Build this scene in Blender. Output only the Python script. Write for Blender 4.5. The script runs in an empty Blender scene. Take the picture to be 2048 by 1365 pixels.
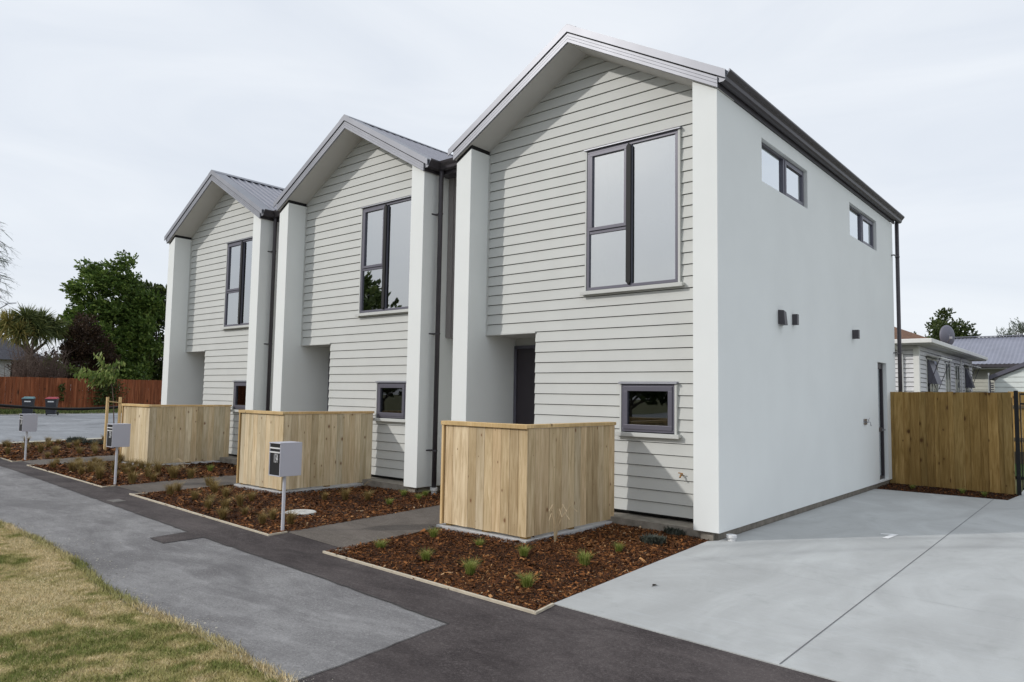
import bpy, bmesh, math, random
import numpy as np
from mathutils import Vector, Matrix
rng = np.random.default_rng(7); random.seed(7)
SC = bpy.context.scene
R = math.radians

# ------------------------------------------------------------------ camera
cam_d = bpy.data.cameras.new('camera'); cam = bpy.data.objects.new('camera', cam_d)
SC.collection.objects.link(cam); SC.camera = cam
F, YAW, PITCH, ROLL = 1447.0, -0.7033, 0.0743, 0.0163
CAM = Vector((3.7353, -8.2509, 1.60))
cy, sy, cp, sp = math.cos(YAW), math.sin(YAW), math.cos(PITCH), math.sin(PITCH)
fw = Vector((sy*cp, cy*cp, sp)); rt = Vector((cy, -sy, 0)); up = rt.cross(fw)
cr, sr = math.cos(ROLL), math.sin(ROLL)
r2 = rt*cr + up*sr; u2 = -rt*sr + up*cr
m = Matrix.Identity(4)
for i in range(3):
    m[i][0], m[i][1], m[i][2], m[i][3] = r2[i], u2[i], -fw[i], CAM[i]
cam.matrix_world = m
cam_d.sensor_width = 36; cam_d.lens = F/2048*36; cam_d.clip_start = .05; cam_d.clip_end = 3000
# ------------------------------------------------------------------ world, sun, exposure
SUN_EL, SUN_AZ = R(30), math.atan2(.605, .795)      # light travels towards (+.605,+.795)
W_ = bpy.data.worlds.new('World'); SC.world = W_; W_.use_nodes = True
nt = W_.node_tree; nt.nodes.clear()
out = nt.nodes.new('ShaderNodeOutputWorld')
sky = nt.nodes.new('ShaderNodeTexSky'); sky.sky_type = 'NISHITA'; sky.sun_disc = False
sky.sun_elevation = SUN_EL; sky.sun_rotation = math.pi + SUN_AZ; sky.dust_density = 3
b1 = nt.nodes.new('ShaderNodeBackground'); b1.inputs[1].default_value = .08
nt.links.new(sky.outputs[0], b1.inputs[0])
tc = nt.nodes.new('ShaderNodeTexCoord')
mp = nt.nodes.new('ShaderNodeMapping'); mp.inputs['Scale'].default_value = (1.2, 1.2, 5.0)
mp.inputs['Rotation'].default_value = (0, R(8), 0)
ns = nt.nodes.new('ShaderNodeTexNoise'); ns.inputs['Scale'].default_value = 1.6
ns.inputs['Detail'].default_value = 7; ns.inputs['Roughness'].default_value = .52; ns.inputs['Distortion'].default_value = .9
rp = nt.nodes.new('ShaderNodeValToRGB')
rp.color_ramp.elements[0].position = .20; rp.color_ramp.elements[0].color = (.70, .755, .84, 1)
rp.color_ramp.elements[1].position = .80; rp.color_ramp.elements[1].color = (.89, .925, .97, 1)
b2 = nt.nodes.new('ShaderNodeBackground'); b2.inputs[1].default_value = 1.0
nt.links.new(tc.outputs['Generated'], mp.inputs[0]); nt.links.new(mp.outputs[0], ns.inputs[0])
nt.links.new(ns.outputs['Fac'], rp.inputs[0]); nt.links.new(rp.outputs[0], b2.inputs[0])
sxyz = nt.nodes.new('ShaderNodeSeparateXYZ'); nt.links.new(tc.outputs['Generated'], sxyz.inputs[0])
def wmath(op, a, b, clamp=False):
    x = nt.nodes.new('ShaderNodeMath'); x.operation = op; x.use_clamp = clamp
    for i, v in ((0, a), (1, b)):
        if hasattr(v, 'links'): nt.links.new(v, x.inputs[i])
        else: x.inputs[i].default_value = v
    return x.outputs[0]
lowf = wmath('MULTIPLY', wmath('MULTIPLY', wmath('SUBTRACT', .32, sxyz.outputs[2], True), 4.4, True), wmath('MULTIPLY', sxyz.outputs[1], -1.4, True))  # low sky behind the camera darkened, added to grade the window reflections
mxl = nt.nodes.new('ShaderNodeMix'); mxl.data_type = 'RGBA'; nt.links.new(wmath('MULTIPLY', lowf, .55), mxl.inputs[0])
nt.links.new(rp.outputs[0], mxl.inputs[6]); mxl.inputs[7].default_value = (.37, .41, .47, 1); nt.links.new(mxl.outputs[2], b2.inputs[0])
mx = nt.nodes.new('ShaderNodeMixShader'); mx.inputs[0].default_value = .88
nt.links.new(b1.outputs[0], mx.inputs[1]); nt.links.new(b2.outputs[0], mx.inputs[2])
nt.links.new(mx.outputs[0], out.inputs[0])
sd = bpy.data.lights.new('sun', 'SUN'); sd.energy = 1.65; sd.angle = R(1.4); sd.color = (1, .96, .91)
sun = bpy.data.objects.new('sun', sd); SC.collection.objects.link(sun)
ldir = Vector((math.sin(SUN_AZ)*math.cos(SUN_EL), math.cos(SUN_AZ)*math.cos(SUN_EL), -math.sin(SUN_EL)))
sun.rotation_euler = ldir.to_track_quat('-Z', 'Y').to_euler()
SC.view_settings.view_transform = 'Standard'; SC.view_settings.look = 'None'
SC.view_settings.exposure = .15; SC.view_settings.gamma = 1
SC.render.resolution_x, SC.render.resolution_y = 1024, 682

# ------------------------------------------------------------------ helpers
def finish(o, parent=None, loc=None, props=None):
    SC.collection.objects.link(o)
    if parent is not None: o.parent = parent
    if loc is not None: o.location = loc
    return o
def tag(o, label=None, cat=None, group=None, kind=None):
    if label: o['label'] = label
    if cat: o['category'] = cat
    if group: o['group'] = group
    if kind: o['kind'] = kind
    return o
def empty(name, loc=(0, 0, 0), label=None, cat=None, group=None, rz=0):
    o = bpy.data.objects.new(name, None); o.empty_display_size = .2
    SC.collection.objects.link(o); o.location = loc; o.rotation_euler = (0, 0, rz)
    return tag(o, label, cat, group)
class MB:
    def __init__(s): s.v = []; s.f = []; s.r = []
    def add(s, vs, fs, r=None):
        n = len(s.v); s.v += [tuple(v) for v in vs]; s.f += [tuple(n+i for i in f) for f in fs]
        if r is None: r = random.random()
        s.r += [r]*len(fs)
    def box(s, x0, x1, y0, y1, z0, z1, r=None):
        s.hexa([(x0,y0,z0),(x1,y0,z0),(x1,y1,z0),(x0,y1,z0),(x0,y0,z1),(x1,y0,z1),(x1,y1,z1),(x0,y1,z1)], r)
    def hexa(s, p, r=None):
        s.add(p, [(0,3,2,1),(4,5,6,7),(0,1,5,4),(1,2,6,5),(2,3,7,6),(3,0,4,7)], r)
    def quad(s, a, b, c, d, r=None): s.add([a,b,c,d], [(0,1,2,3)], r)
    def poly(s, pts, z, r=None): s.add([(x,y,z) for x,y in pts], [tuple(range(len(pts)))], r)
    def prism(s, prof, mapf, a, b, r=None):
        n = len(prof)
        vs = [mapf(p, a) for p in prof] + [mapf(p, b) for p in prof]
        fs = [tuple(range(n))[::-1], tuple(range(n, 2*n))] + [(i, (i+1) % n, n+(i+1) % n, n+i) for i in range(n)]
        s.add(vs, fs, r)
    def tube(s, pts, rad, seg=8, r=None, cap=True):
        pts = [Vector(p) for p in pts]; n0 = len(s.v); vs = []; fs = []
        if not hasattr(rad, '__len__'): rad = [rad]*len(pts)
        for i, p in enumerate(pts):
            d = (pts[min(i+1, len(pts)-1)] - pts[max(i-1, 0)]).normalized()
            a = d.cross(Vector((0, 0, 1)) if abs(d.z) < .95 else Vector((0, 1, 0))).normalized(); b = a.cross(d)
            for k in range(seg):
                t = 2*math.pi*k/seg; vs.append(p + (a*math.cos(t) + b*math.sin(t))*rad[i])
        for i in range(len(pts)-1):
            for k in range(seg):
                k2 = (k+1) % seg; fs.append((i*seg+k, i*seg+k2, (i+1)*seg+k2, (i+1)*seg+k))
        if cap:
            fs.append(tuple(range(seg))[::-1]); fs.append(tuple((len(pts)-1)*seg+k for k in range(seg)))
        s.add(vs, fs, r)
    def cyl(s, x, y, z0, z1, rr, seg=20, r=None, r1=None):
        s.tube([(x, y, z0), (x, y, z1)], [rr, rr if r1 is None else r1], seg, r)
    def build(s, name, mat, parent=None, loc=None, bev=0, smooth=False, recalc=True):
        me = bpy.data.meshes.new(name); me.from_pydata(s.v, [], s.f)
        if recalc:
            bm = bmesh.new(); bm.from_mesh(me); bmesh.ops.recalc_face_normals(bm, faces=bm.faces); bm.to_mesh(me); bm.free()
        at = me.attributes.new('rnd', 'FLOAT', 'FACE'); at.data.foreach_set('value', s.r)
        me.materials.append(mat)
        if smooth: me.shade_smooth()
        o = bpy.data.objects.new(name, me); finish(o, parent, loc)
        if bev:
            b = o.modifiers.new('bevel', 'BEVEL'); b.width = bev; b.segments = 2; b.limit_method = 'ANGLE'; b.angle_limit = R(40)
            b.harden_normals = False
        return o
def fast(name, V, mat, parent=None, rnd=None, loc=None, rnd2=None):
    """V: (n,k,3) array of n separate k-gons"""
    n, k, _ = V.shape
    me = bpy.data.meshes.new(name)
    me.vertices.add(n*k); me.vertices.foreach_set('co', V.astype(np.float32).ravel())
    me.loops.add(n*k); me.loops.foreach_set('vertex_index', np.arange(n*k, dtype=np.int32))
    me.polygons.add(n); me.polygons.foreach_set('loop_start', np.arange(0, n*k, k, dtype=np.int32))
    me.update(calc_edges=True)
    at = me.attributes.new('rnd', 'FLOAT', 'FACE')
    at.data.foreach_set('value', (rng.random(n) if rnd is None else rnd).astype(np.float32))
    if rnd2 is not None:
        a2 = me.attributes.new('rnd2', 'FLOAT', 'FACE'); a2.data.foreach_set('value', rnd2.astype(np.float32))
    me.materials.append(mat)
    o = bpy.data.objects.new(name, me); return finish(o, parent, loc)
def copytree(o, parent=None):
    c = o.copy(); SC.collection.objects.link(c); c.parent = parent
    for ch in list(o.children): copytree(ch, c)
    return c

# ------------------------------------------------------------------ materials
class NM:
    def __init__(s, name, rough=.6, metal=0., spec=.5):
        s.m = bpy.data.materials.new(name); s.m.use_nodes = True; s.t = s.m.node_tree
        s.b = s.t.nodes['Principled BSDF']; s.b.inputs['Roughness'].default_value = rough
        s.b.inputs['Metallic'].default_value = metal; s.b.inputs['Specular IOR Level'].default_value = spec
        s.tc = None
    def n(s, typ, **kw):
        x = s.t.nodes.new(typ)
        for k, v in kw.items(): setattr(x, k, v)
        return x
    def l(s, a, b): s.t.links.new(a, b)
    def coord(s, scale=(1, 1, 1), kind='Object', rndmul=None):
        tc = s.n('ShaderNodeTexCoord'); mp = s.n('ShaderNodeMapping'); mp.inputs['Scale'].default_value = scale
        s.l(tc.outputs[kind], mp.inputs[0])
        if rndmul:
            a = s.attr(); c = s.n('ShaderNodeVectorMath', operation='SCALE'); c.inputs[0].default_value = (rndmul, rndmul*1.7, rndmul*.6)
            s.l(a, c.inputs['Scale']); s.l(c.outputs[0], mp.inputs['Location'])
        return mp.outputs[0]
    def attr(s, name='rnd'):
        a = s.n('ShaderNodeAttribute'); a.attribute_name = name; return a.outputs['Fac']
    def noise(s, co, scale, detail=4, rough=.55, dist=0):
        x = s.n('ShaderNodeTexNoise'); x.inputs['Scale'].default_value = scale; x.inputs['Detail'].default_value = detail
        x.inputs['Roughness'].default_value = rough; x.inputs['Distortion'].default_value = dist
        s.l(co, x.inputs['Vector']); return x.outputs['Fac']
    def ramp(s, fac, stops):
        x = s.n('ShaderNodeValToRGB'); e = x.color_ramp.elements
        while len(e) < len(stops): e.new(.5)
        for i, (p, c) in enumerate(stops):
            e[i].position = p; e[i].color = (*c, 1) if len(c) == 3 else c
        s.l(fac, x.inputs[0]); return x.outputs[0]
    def mix(s, fac, a, b, typ='MIX'):
        x = s.n('ShaderNodeMix', data_type='RGBA', blend_type=typ)
        for i, v in ((0, fac), (6, a), (7, b)):
            if hasattr(v, 'is_linked') or hasattr(v, 'links'): s.l(v, x.inputs[i])
            else: x.inputs[i].default_value = v if i == 0 else (*v, 1)
        return x.outputs[2]
    def math(s, op, a, b=0):
        x = s.n('ShaderNodeMath', operation=op)
        for i, v in ((0, a), (1, b)):
            if hasattr(v, 'links'): s.l(v, x.inputs[i])
            else: x.inputs[i].default_value = v
        return x.outputs[0]
    def color(s, c):
        if hasattr(c, 'links'): s.l(c, s.b.inputs['Base Color'])
        else: s.b.inputs['Base Color'].default_value = (*c, 1)
    def bump(s, h, strength=.3, dist=.01):
        x = s.n('ShaderNodeBump'); x.inputs['Strength'].default_value = strength; x.inputs['Distance'].default_value = dist
        s.l(h, x.inputs['Height']); s.l(x.outputs[0], s.b.inputs['Normal'])
def plain(name, c, rough=.6, metal=0., var=.06, scale=3., bump=0., bscale=60, spec=.5):
    M = NM(name, rough, metal, spec); co = M.coord()
    f = M.noise(co, scale, 5)
    lo = tuple(x*(1-var) for x in c); hi = tuple(min(1, x*(1+var)) for x in c)
    M.color(M.ramp(f, [(.3, lo), (.7, hi)]))
    if bump: M.bump(M.noise(co, bscale, 3), bump, .004)
    return M.m
white = plain('plaster_paint', (.79, .812, .80), .75, var=.022, scale=1.1, bump=.25, bscale=90, spec=.3)
board = plain('weatherboard_paint', (.555, .565, .545), .6, var=.03, scale=2, bump=.08, bscale=30, spec=.35)
soffm = plain('soffit_paint', (.56, .55, .53), .8, var=.02, spec=.2)
dark = plain('charcoal_metal', (.062, .056, .064), .42, .15, var=.08, scale=5)
joinery = plain('joinery_powdercoat', (.115, .112, .142), .38, .2, var=.05)
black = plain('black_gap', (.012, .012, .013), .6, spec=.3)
roofm = plain('roof_steel', (.27, .275, .315), .42, .35, var=.07, scale=2.5)
silver = plain('silver_flashing', (.37, .385, .395), .45, .25, var=.12, scale=3)
steelc = plain('grey_barge_steel', (.25, .258, .29), .43, .28, var=.10, scale=1.6)
foundm = plain('foundation_concrete', (.26, .235, .20), .9, var=.25, scale=9, bump=.5)
padm = plain('pad_concrete', (.45, .45, .45), .9, var=.15, scale=14, bump=.5)
pvc = plain('white_pvc', (.72, .72, .72), .35, var=.03)
mboxw = plain('letterbox_white', (.50, .50, .56), .4, var=.02)
postw = plain('letterbox_post_white', (.62, .62, .66), .4, var=.03)
linkm = plain('link_cladding_grey', (.27, .25, .245), .7, var=.04)
doorm = plain('door_dark', (.035, .028, .035), .4, var=.05)
whitep = plain('white_line_paint', (.8, .8, .8), .7, var=.1, scale=20)
tapm = plain('tap_metal', (.45, .45, .47), .3, .7)
galv = plain('brass', (.35, .18, .06), .35, .7)
lining = plain('lining_paint', (.55, .54, .50), .6)
curtm = plain('curtain_cloth', (.75, .74, .72), .9)
plast = plain('bin_plastic', (.035, .037, .045), .45)
redp = plain('red_plastic', (.35, .02, .04), .4)
tealp = plain('teal_plastic', (.10, .22, .24), .4)

def glassmat(refl=.42, tint=(.02, .022, .024)):
    M = NM('window_glass'); t = M.t; t.nodes.remove(M.b)
    o = t.nodes['Material Output']
    g = M.n('ShaderNodeBsdfGlossy'); g.inputs['Roughness'].default_value = .012; g.inputs['Color'].default_value = (.93, .97, 1, 1)
    tr = M.n('ShaderNodeBsdfTransparent'); tr.inputs['Color'].default_value = (.55, .57, .56, 1)
    fr = M.n('ShaderNodeFresnel'); fr.inputs['IOR'].default_value = 1.55
    f = M.math('ADD', M.math('MULTIPLY', fr.outputs[0], 1-refl), refl)
    nz = M.noise(M.coord((1, 1, 1)), .9, 1); bp = M.n('ShaderNodeBump'); bp.inputs['Strength'].default_value = .04; bp.inputs['Distance'].default_value = .05
    M.l(nz, bp.inputs['Height']); M.l(bp.outputs[0], g.inputs['Normal'])
    x = M.n('ShaderNodeMixShader'); M.l(f, x.inputs[0]); M.l(tr.outputs[0], x.inputs[1]); M.l(g.outputs[0], x.inputs[2])
    M.l(x.outputs[0], o.inputs[0]); return M.m
glass = glassmat(.5); glass_side = glassmat(.72); glass_low = glassmat(.05)

def woodmat(name, base, dk, lt, knot=(.10, .05, .02), rough=.75, kscale=2.6, gscale=1.0, kw=.16):
    M = NM(name, rough, spec=.25)
    co = M.coord((1, 1, .09), rndmul=9.0)
    n1 = M.noise(co, 26*gscale, 5, .6, .8)
    n2 = M.noise(M.coord((1, 1, .25), rndmul=5.0), 2.2, 3)
    c = M.ramp(n1, [(.30, dk), (.52, base), (.75, lt)])
    c = M.mix(M.ramp(n2, [(.42, (0, 0, 0)), (.62, (.42, .42, .42))]), c, tuple(x*.72 for x in dk))
    tone = M.ramp(M.attr(), [(0, (.72, .66, .56)), (.25, (.98, .92, .80)), (.5, (.90, .90, .88)), (.75, (1.05, .96, .84)), (1, (1.16, 1.14, 1.10))])
    c = M.mix(1.0, c, tone, 'MULTIPLY')
    v = M.n('ShaderNodeTexVoronoi', voronoi_dimensions='2D'); v.inputs['Scale'].default_value = kscale
    tcx = M.n('ShaderNodeTexCoord'); sx = M.n('ShaderNodeSeparateXYZ'); M.l(tcx.outputs['Object'], sx.inputs[0])
    cx_ = M.n('ShaderNodeCombineXYZ'); wob = M.math('MULTIPLY', n2, .06)
    M.l(M.math('ADD', M.math('ADD', M.math('ADD', sx.outputs[0], sx.outputs[1]), wob), M.math('MULTIPLY', M.attr(), 7.3)), cx_.inputs[0])
    M.l(M.math('ADD', M.math('MULTIPLY', sx.outputs[2], .62), M.math('MULTIPLY', M.attr(), 3.1)), cx_.inputs[1]); M.l(cx_.outputs[0], v.inputs['Vector'])
    sc_ = M.n('ShaderNodeSeparateColor'); M.l(v.outputs['Color'], sc_.inputs[0])
    k = M.ramp(M.math('DIVIDE', v.outputs['Distance'], M.math('ADD', M.math('MULTIPLY', M.math('POWER', sc_.outputs[0], 2.5), 1.35), .12)), [(0, (1, 1, 1)), (kw*.35, (.85, .85, .85)), (kw*.55, (.25, .25, .25)), (kw, (0, 0, 0))])
    c = M.mix(k, c, knot)
    M.color(c); M.bump(n1, .25, .003); return M.m
wood_new = woodmat('pine_boards', (.65, .53, .36), (.46, .35, .21), (.80, .69, .51), knot=(.20, .10, .045), kscale=4.2, kw=.10)
wood_pale = woodmat('pale_pine_boards', (.70, .60, .43), (.54, .43, .27), (.82, .74, .58), knot=(.22, .12, .06), kscale=4.2, kw=.12)
wood_trim = woodmat('pine_trim', (.68, .50, .27), (.58, .41, .20), (.76, .60, .37), kscale=1.6, kw=.05)
wood_fence = woodmat('treated_pine_palings', (.37, .245, .09), (.24, .15, .045), (.50, .35, .15), knot=(.09, .04, .012), kscale=3.2, kw=.19)
wood_red = woodmat('stained_palings', (.29, .095, .042), (.17, .048, .02), (.40, .165, .085), knot=(.05, .02, .01), kscale=.6, kw=.12, gscale=.25)
edgem = plain('timber_edging', (.52, .46, .36), .8, var=.14, scale=12)

def asphalt(name, lo, hi, speck, patch=1.2, crack=0.):
    M = NM(name, .92, spec=.25); co = M.coord()
    a = M.noise(co, patch, 6, .62, .5); c = M.ramp(a, [(.28, lo), (.5, tuple((x+y)/2 for x, y in zip(lo, hi))), (.74, hi)])
    st = M.noise(M.coord((1, 3.2, 1)), 2.6, 5, .6, .7)
    c = M.mix(M.ramp(st, [(.50, (0, 0, 0)), (.75, (.45, .45, .45))]), c, tuple(min(1, x*1.35) for x in hi))
    g = M.noise(co, 130, 3, .85); c = M.mix(.55, c, M.ramp(g, [(.35, tuple(x*.45 for x in lo)), (.5, lo), (.72, speck)]), 'OVERLAY' if False else 'MIX') if False else M.mix(M.ramp(g, [(.28, (.6, .6, .6)), (.47, (0, 0, 0))]), c, tuple(x*.4 for x in lo))
    c = M.mix(M.ramp(g, [(.56, (0, 0, 0)), (.74, (.75, .75, .75))]), c, speck)
    g2 = M.noise(co, 48, 2, .9); c = M.mix(M.ramp(g2, [(.33, (.32, .32, .32)), (.47, (0, 0, 0))]), c, tuple(x*.55 for x in lo)); c = M.mix(M.ramp(g2, [(.55, (0, 0, 0)), (.68, (.30, .30, .30))]), c, speck)
    big = M.noise(M.coord((.6, 1.5, 1)), .75, 5, .65, 1.4); c = M.mix(M.ramp(big, [(.34, (.50, .50, .50)), (.50, (0, 0, 0))]), c, tuple(x*.8 for x in lo)); c = M.mix(M.ramp(big, [(.54, (0, 0, 0)), (.70, (.42, .42, .42))]), c, tuple(x*1.3 for x in hi))
    bl = M.noise(co, 4.5, 5, .7, 1.0); c = M.mix(M.ramp(bl, [(.34, (.35, .35, .35)), (.46, (0, 0, 0))]), c, lo)
    M.color(c); M.bump(g, .5, .004); return M.m
asph_old = asphalt('old_asphalt', (.125, .120, .124), (.275, .272, .272), (.48, .47, .45), 1.0)
asph_new = asphalt('new_asphalt', (.032, .025, .026), (.100, .085, .083), (.22, .20, .19), 1.1)
aggr = asphalt('exposed_aggregate', (.105, .09, .078), (.15, .13, .115), (.36, .33, .28), 2.0)
roadm = asphalt('road_chipseal', (.21, .22, .235), (.285, .30, .32), (.4, .4, .4), .35)

def concmat():
    M = NM('driveway_concrete', .7, spec=.35); co = M.coord()
    a = M.noise(M.coord((1, .45, 1)), 1.3, 6, .6, .9)
    c = M.ramp(a, [(.27, (.37, .375, .37)), (.5, (.44, .45, .445)), (.70, (.52, .535, .53))])
    sw = M.noise(M.coord((.8, 6, 1)), 3.0, 4, .6, 1.2)
    c = M.mix(M.ramp(sw, [(.54, (0, 0, 0)), (.72, (.35, .35, .35))]), c, (.50, .53, .545))
    st = M.noise(co, 5.5, 4, .6); c = M.mix(M.ramp(st, [(.28, (.22, .22, .22)), (.42, (0, 0, 0))]), c, (.25, .26, .25))
    br = M.noise(M.coord((2, 60, 1)), 5, 4, .7, .3); c = M.mix(M.ramp(br, [(.35, (.30, .30, .30)), (.5, (0, 0, 0))]), c, (.33, .34, .34))
    sp = M.noise(co, 60, 2, .8); c = M.mix(M.ramp(sp, [(.66, (0, 0, 0)), (.74, (.5, .5, .5))]), c, (.26, .26, .25))
    w = M.n('ShaderNodeTexWave', wave_type='RINGS', rings_direction='Z'); w.inputs['Scale'].default_value = .045; w.inputs['Distortion'].default_value = 1.2; w.inputs['Detail'].default_value = 2
    mpw = M.n('ShaderNodeMapping'); mpw.inputs['Location'].default_value = (-9, 6, 0); M.l(co, mpw.inputs[0]); M.l(mpw.outputs[0], w.inputs['Vector'])
    tm = M.math('MULTIPLY', M.ramp(w.outputs['Fac'], [(.965, (0, 0, 0)), (.985, (.45, .45, .45)), (.999, (0, 0, 0))]), M.noise(co, 2.2, 3)); c = M.mix(tm, c, (.20, .20, .21))
    g = M.noise(co, 150, 3, .7); M.color(c); M.bump(g, .35, .002)
    return M.m
conc = concmat()
def mulchmat():
    M = NM('bark_chips', .85, spec=.2)
    c = M.ramp(M.attr(), [(0, (.022, .010, .005)), (.35, (.07, .027, .011)), (.60, (.17, .062, .018)), (.84, (.34, .14, .045)), (.96, (.50, .29, .13)), (1, (.62, .45, .28))])
    M.color(c); return M.m
chipm = mulchmat()
soilm = plain('bark_soil', (.045, .022, .013), .95, var=.5, scale=60, bump=.8, bscale=70)
def grassmat(name, stops):
    M = NM(name, .7, spec=.2)
    c = M.ramp(M.attr('rnd2'), stops); c = M.mix(1.0, c, M.ramp(M.attr(), [(0, (.38, .36, .30)), (.5, (.95, .95, .9)), (1, (1.5, 1.45, 1.4))]), 'MULTIPLY')
    M.color(c); return M.m
lawn_bl = grassmat('lawn_blades', [(0, (.15, .20, .05)), (.3, (.26, .27, .09)), (.5, (.42, .385, .18)), (.75, (.60, .50, .30)), (1, (.74, .64, .45))])
def leafmat(name, a, b, c2, rough=.55, trans=.25):
    M = NM(name, rough, spec=.3)
    M.color(M.ramp(M.attr(), [(0, a), (.55, b), (1, c2)]))
    if trans:
        o = M.t.nodes['Material Output']; tr = M.n('ShaderNodeBsdfTranslucent'); x = M.n('ShaderNodeMixShader'); x.inputs[0].default_value = trans
        M.l(M.ramp(M.attr(), [(0, a), (.55, b), (1, c2)]), tr.inputs[0])
        M.l(M.b.outputs[0], x.inputs[1]); M.l(tr.outputs[0], x.inputs[2]); M.l(x.outputs[0], o.inputs[0])
    return M.m
leaf_green = leafmat('broadleaf', (.035, .065, .015), (.11, .18, .035), (.30, .38, .09))
leaf_dark = leafmat('dark_leaf', (.022, .038, .012), (.065, .095, .026), (.16, .19, .055))
leaf_brown = leafmat('red_brown_leaf', (.022, .013, .009), (.055, .032, .019), (.11, .065, .036))
leaf_cord = leafmat('sword_leaf', (.055, .075, .025), (.14, .17, .055), (.36, .29, .09))
leaf_sap = leafmat('young_leaf', (.08, .13, .03), (.18, .25, .06), (.34, .38, .12), trans=.35)
leaf_pine = leafmat('needle_leaf', (.04, .055, .04), (.085, .11, .08), (.16, .19, .14), trans=.1)
sedge_g = leafmat('green_sedge', (.085, .12, .02), (.21, .26, .05), (.38, .40, .12))
sedge_b = leafmat('bronze_sedge', (.10, .06, .02), (.23, .155, .05), (.38, .30, .12))
sedge_d = leafmat('dark_low_plant', (.03, .035, .028), (.06, .07, .055), (.11, .12, .10))
bark = plain('tree_bark', (.11, .085, .065), .9, var=.3, scale=14, bump=.6, bscale=30)
twigm = plain('bare_twigs', (.15, .105, .085), .9, var=.25, scale=8)
straw = plain('dry_stalks', (.50, .39, .24), .8, var=.2, scale=8)
sandy = plain('sandy_soil', (.42, .39, .31), .95, var=.3, scale=14, bump=.6)

# ------------------------------------------------------------------ numpy geometry tools
def inpoly(P, x, y):
    c = np.zeros(len(x), bool); n = len(P)
    for i in range(n):
        x1, y1 = P[i]; x2, y2 = P[(i+1) % n]
        k = ((y1 > y) != (y2 > y))
        c ^= k & (x < (x2-x1)*(y-y1)/((y2-y1) if y2 != y1 else 1e-9)+x1)
    return c
def sample(P, n):
    xs = [p[0] for p in P]; ys = [p[1] for p in P]; X = np.empty(0); Y = np.empty(0)
    while len(X) < n:
        x = rng.uniform(min(xs), max(xs), n*2); y = rng.uniform(min(ys), max(ys), n*2); k = inpoly(P, x, y)
        X = np.r_[X, x[k]]; Y = np.r_[Y, y[k]]
    return X[:n], Y[:n]
def vnoise(x, y, s, seed=0):
    g = np.random.default_rng(seed).random((64, 64)); x = x*s+100; y = y*s+100
    i = np.floor(x).astype(int); j = np.floor(y).astype(int); u = x-i; v = y-j; u = u*u*(3-2*u); v = v*v*(3-2*v)
    G = lambda a, b: g[a % 64, b % 64]
    return (G(i, j)*(1-u)+G(i+1, j)*u)*(1-v)+(G(i, j+1)*(1-u)+G(i+1, j+1)*u)*v
def unit(v): return v/np.linalg.norm(v, axis=-1, keepdims=True)
def leaves(C, size, asp=.5, up=.3, direction=None, jit=1.):
    """diamond shaped leaves at centres C"""
    n = len(C); nr = unit(rng.normal(size=(n, 3))*jit+np.array([0, 0, up]))
    if direction is None: d = unit(np.cross(nr, rng.normal(size=(n, 3))))
    else: d = unit(direction+rng.normal(size=(n, 3))*.35); 
    w = unit(np.cross(nr, d)); s = (size*rng.uniform(.6, 1.3, n))[:, None]
    return np.stack([C-d*s*.5, C+w*s*asp*.5, C+d*s*.5, C-w*s*asp*.5], 1)

# ================================================================== GROUND AND PAVING
g = MB(); g.poly([(-500, -400), (500, -400), (500, 600), (-500, 600)], -.16)
M = NM('ground_cover', .95, spec=.1); co = M.coord()
M.color(M.ramp(M.noise(co, .8, 5), [(.3, (.07, .085, .03)), (.55, (.14, .135, .06)), (.75, (.20, .17, .09))]))
tag(g.build('ground', M.m), kind='structure')

GE = [(-22.4, -5.2), (-16, -5.15), (-12, -5.2), (-9, -5.28), (-7.06, -5.35), (-5.6, -5.38), (-4.27, -5.45), (-3.6, -5.55), (-3.06, -5.64), (-2.02, -5.70), (-1.5, -5.66), (-.61, -5.70), (0.0, -5.74), (.25, -5.85)]
g = MB(); g.poly([(-22.2, -2.55), (-22.4, -5.9), (-3, -6.1), (.35, -6.3), (.35, -4.0), (-4.5, -3.75), (-15.5, -3.1)], -.102)
tag(g.build('footpath', asph_old), kind='structure')
def jag(pts, step=.12, amp=.005, seed=2):
    rr = np.random.default_rng(seed); out = []
    for (a, b), (c, d_) in zip(pts[:-1], pts[1:]):
        n = max(1, int(math.hypot(c-a, d_-b)/step))
        for i in range(n):
            t = i/n; j = rr.normal(0, amp, 2); out.append((a+(c-a)*t+j[0], b+(d_-b)*t+j[1]))
    return out+[pts[-1]]
EDGE = jag([(-22.2, -3.3), (-14.16, -3.37), (-4.91, -4.01), (-4.84, -4.48), (-4.45, -4.51), (-4.45, -4.05), (-2.14, -4.18), (-.16, -4.34), (-.05, -5.52), (0, -6.3)])
g = MB(); g.poly([(-22.1, -2.45)]+EDGE+[(.02, -9.2), (12, -9.2), (12, -3.8), (.11, -3.36), (.17, -3.71), (-2.79, -3.57), (-2.73, -3.29), (-4.05, -3.19), (-4.01, -3.48), (-8.53, -3.21), (-8.47, -2.98), (-9.78, -2.94), (-9.72, -3.18), (-14.48, -2.93), (-14.36, -2.79), (-15.62, -2.68), (-15.53, -2.92)], -.098)
strip = tag(g.build('pavement', asph_new), kind='structure')
g = MB()   # lighter sealed seam lines round the new asphalt
def seam(pts, w, z):
    for (a, b), (c, d) in zip(pts[:-1], pts[1:]):
        dx, dy = c-a, d-b; L = math.hypot(dx, dy); nx, ny = -dy/L*w/2, dx/L*w/2
        g.quad((a+nx, b+ny, z), (c+nx, d+ny, z), (c-nx, d-ny, z), (a-nx, b-ny, z))
seam(EDGE, .009, -.094)
g.build('seam', plain('seam_tar', (.05, .048, .047), .9), strip)
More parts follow.
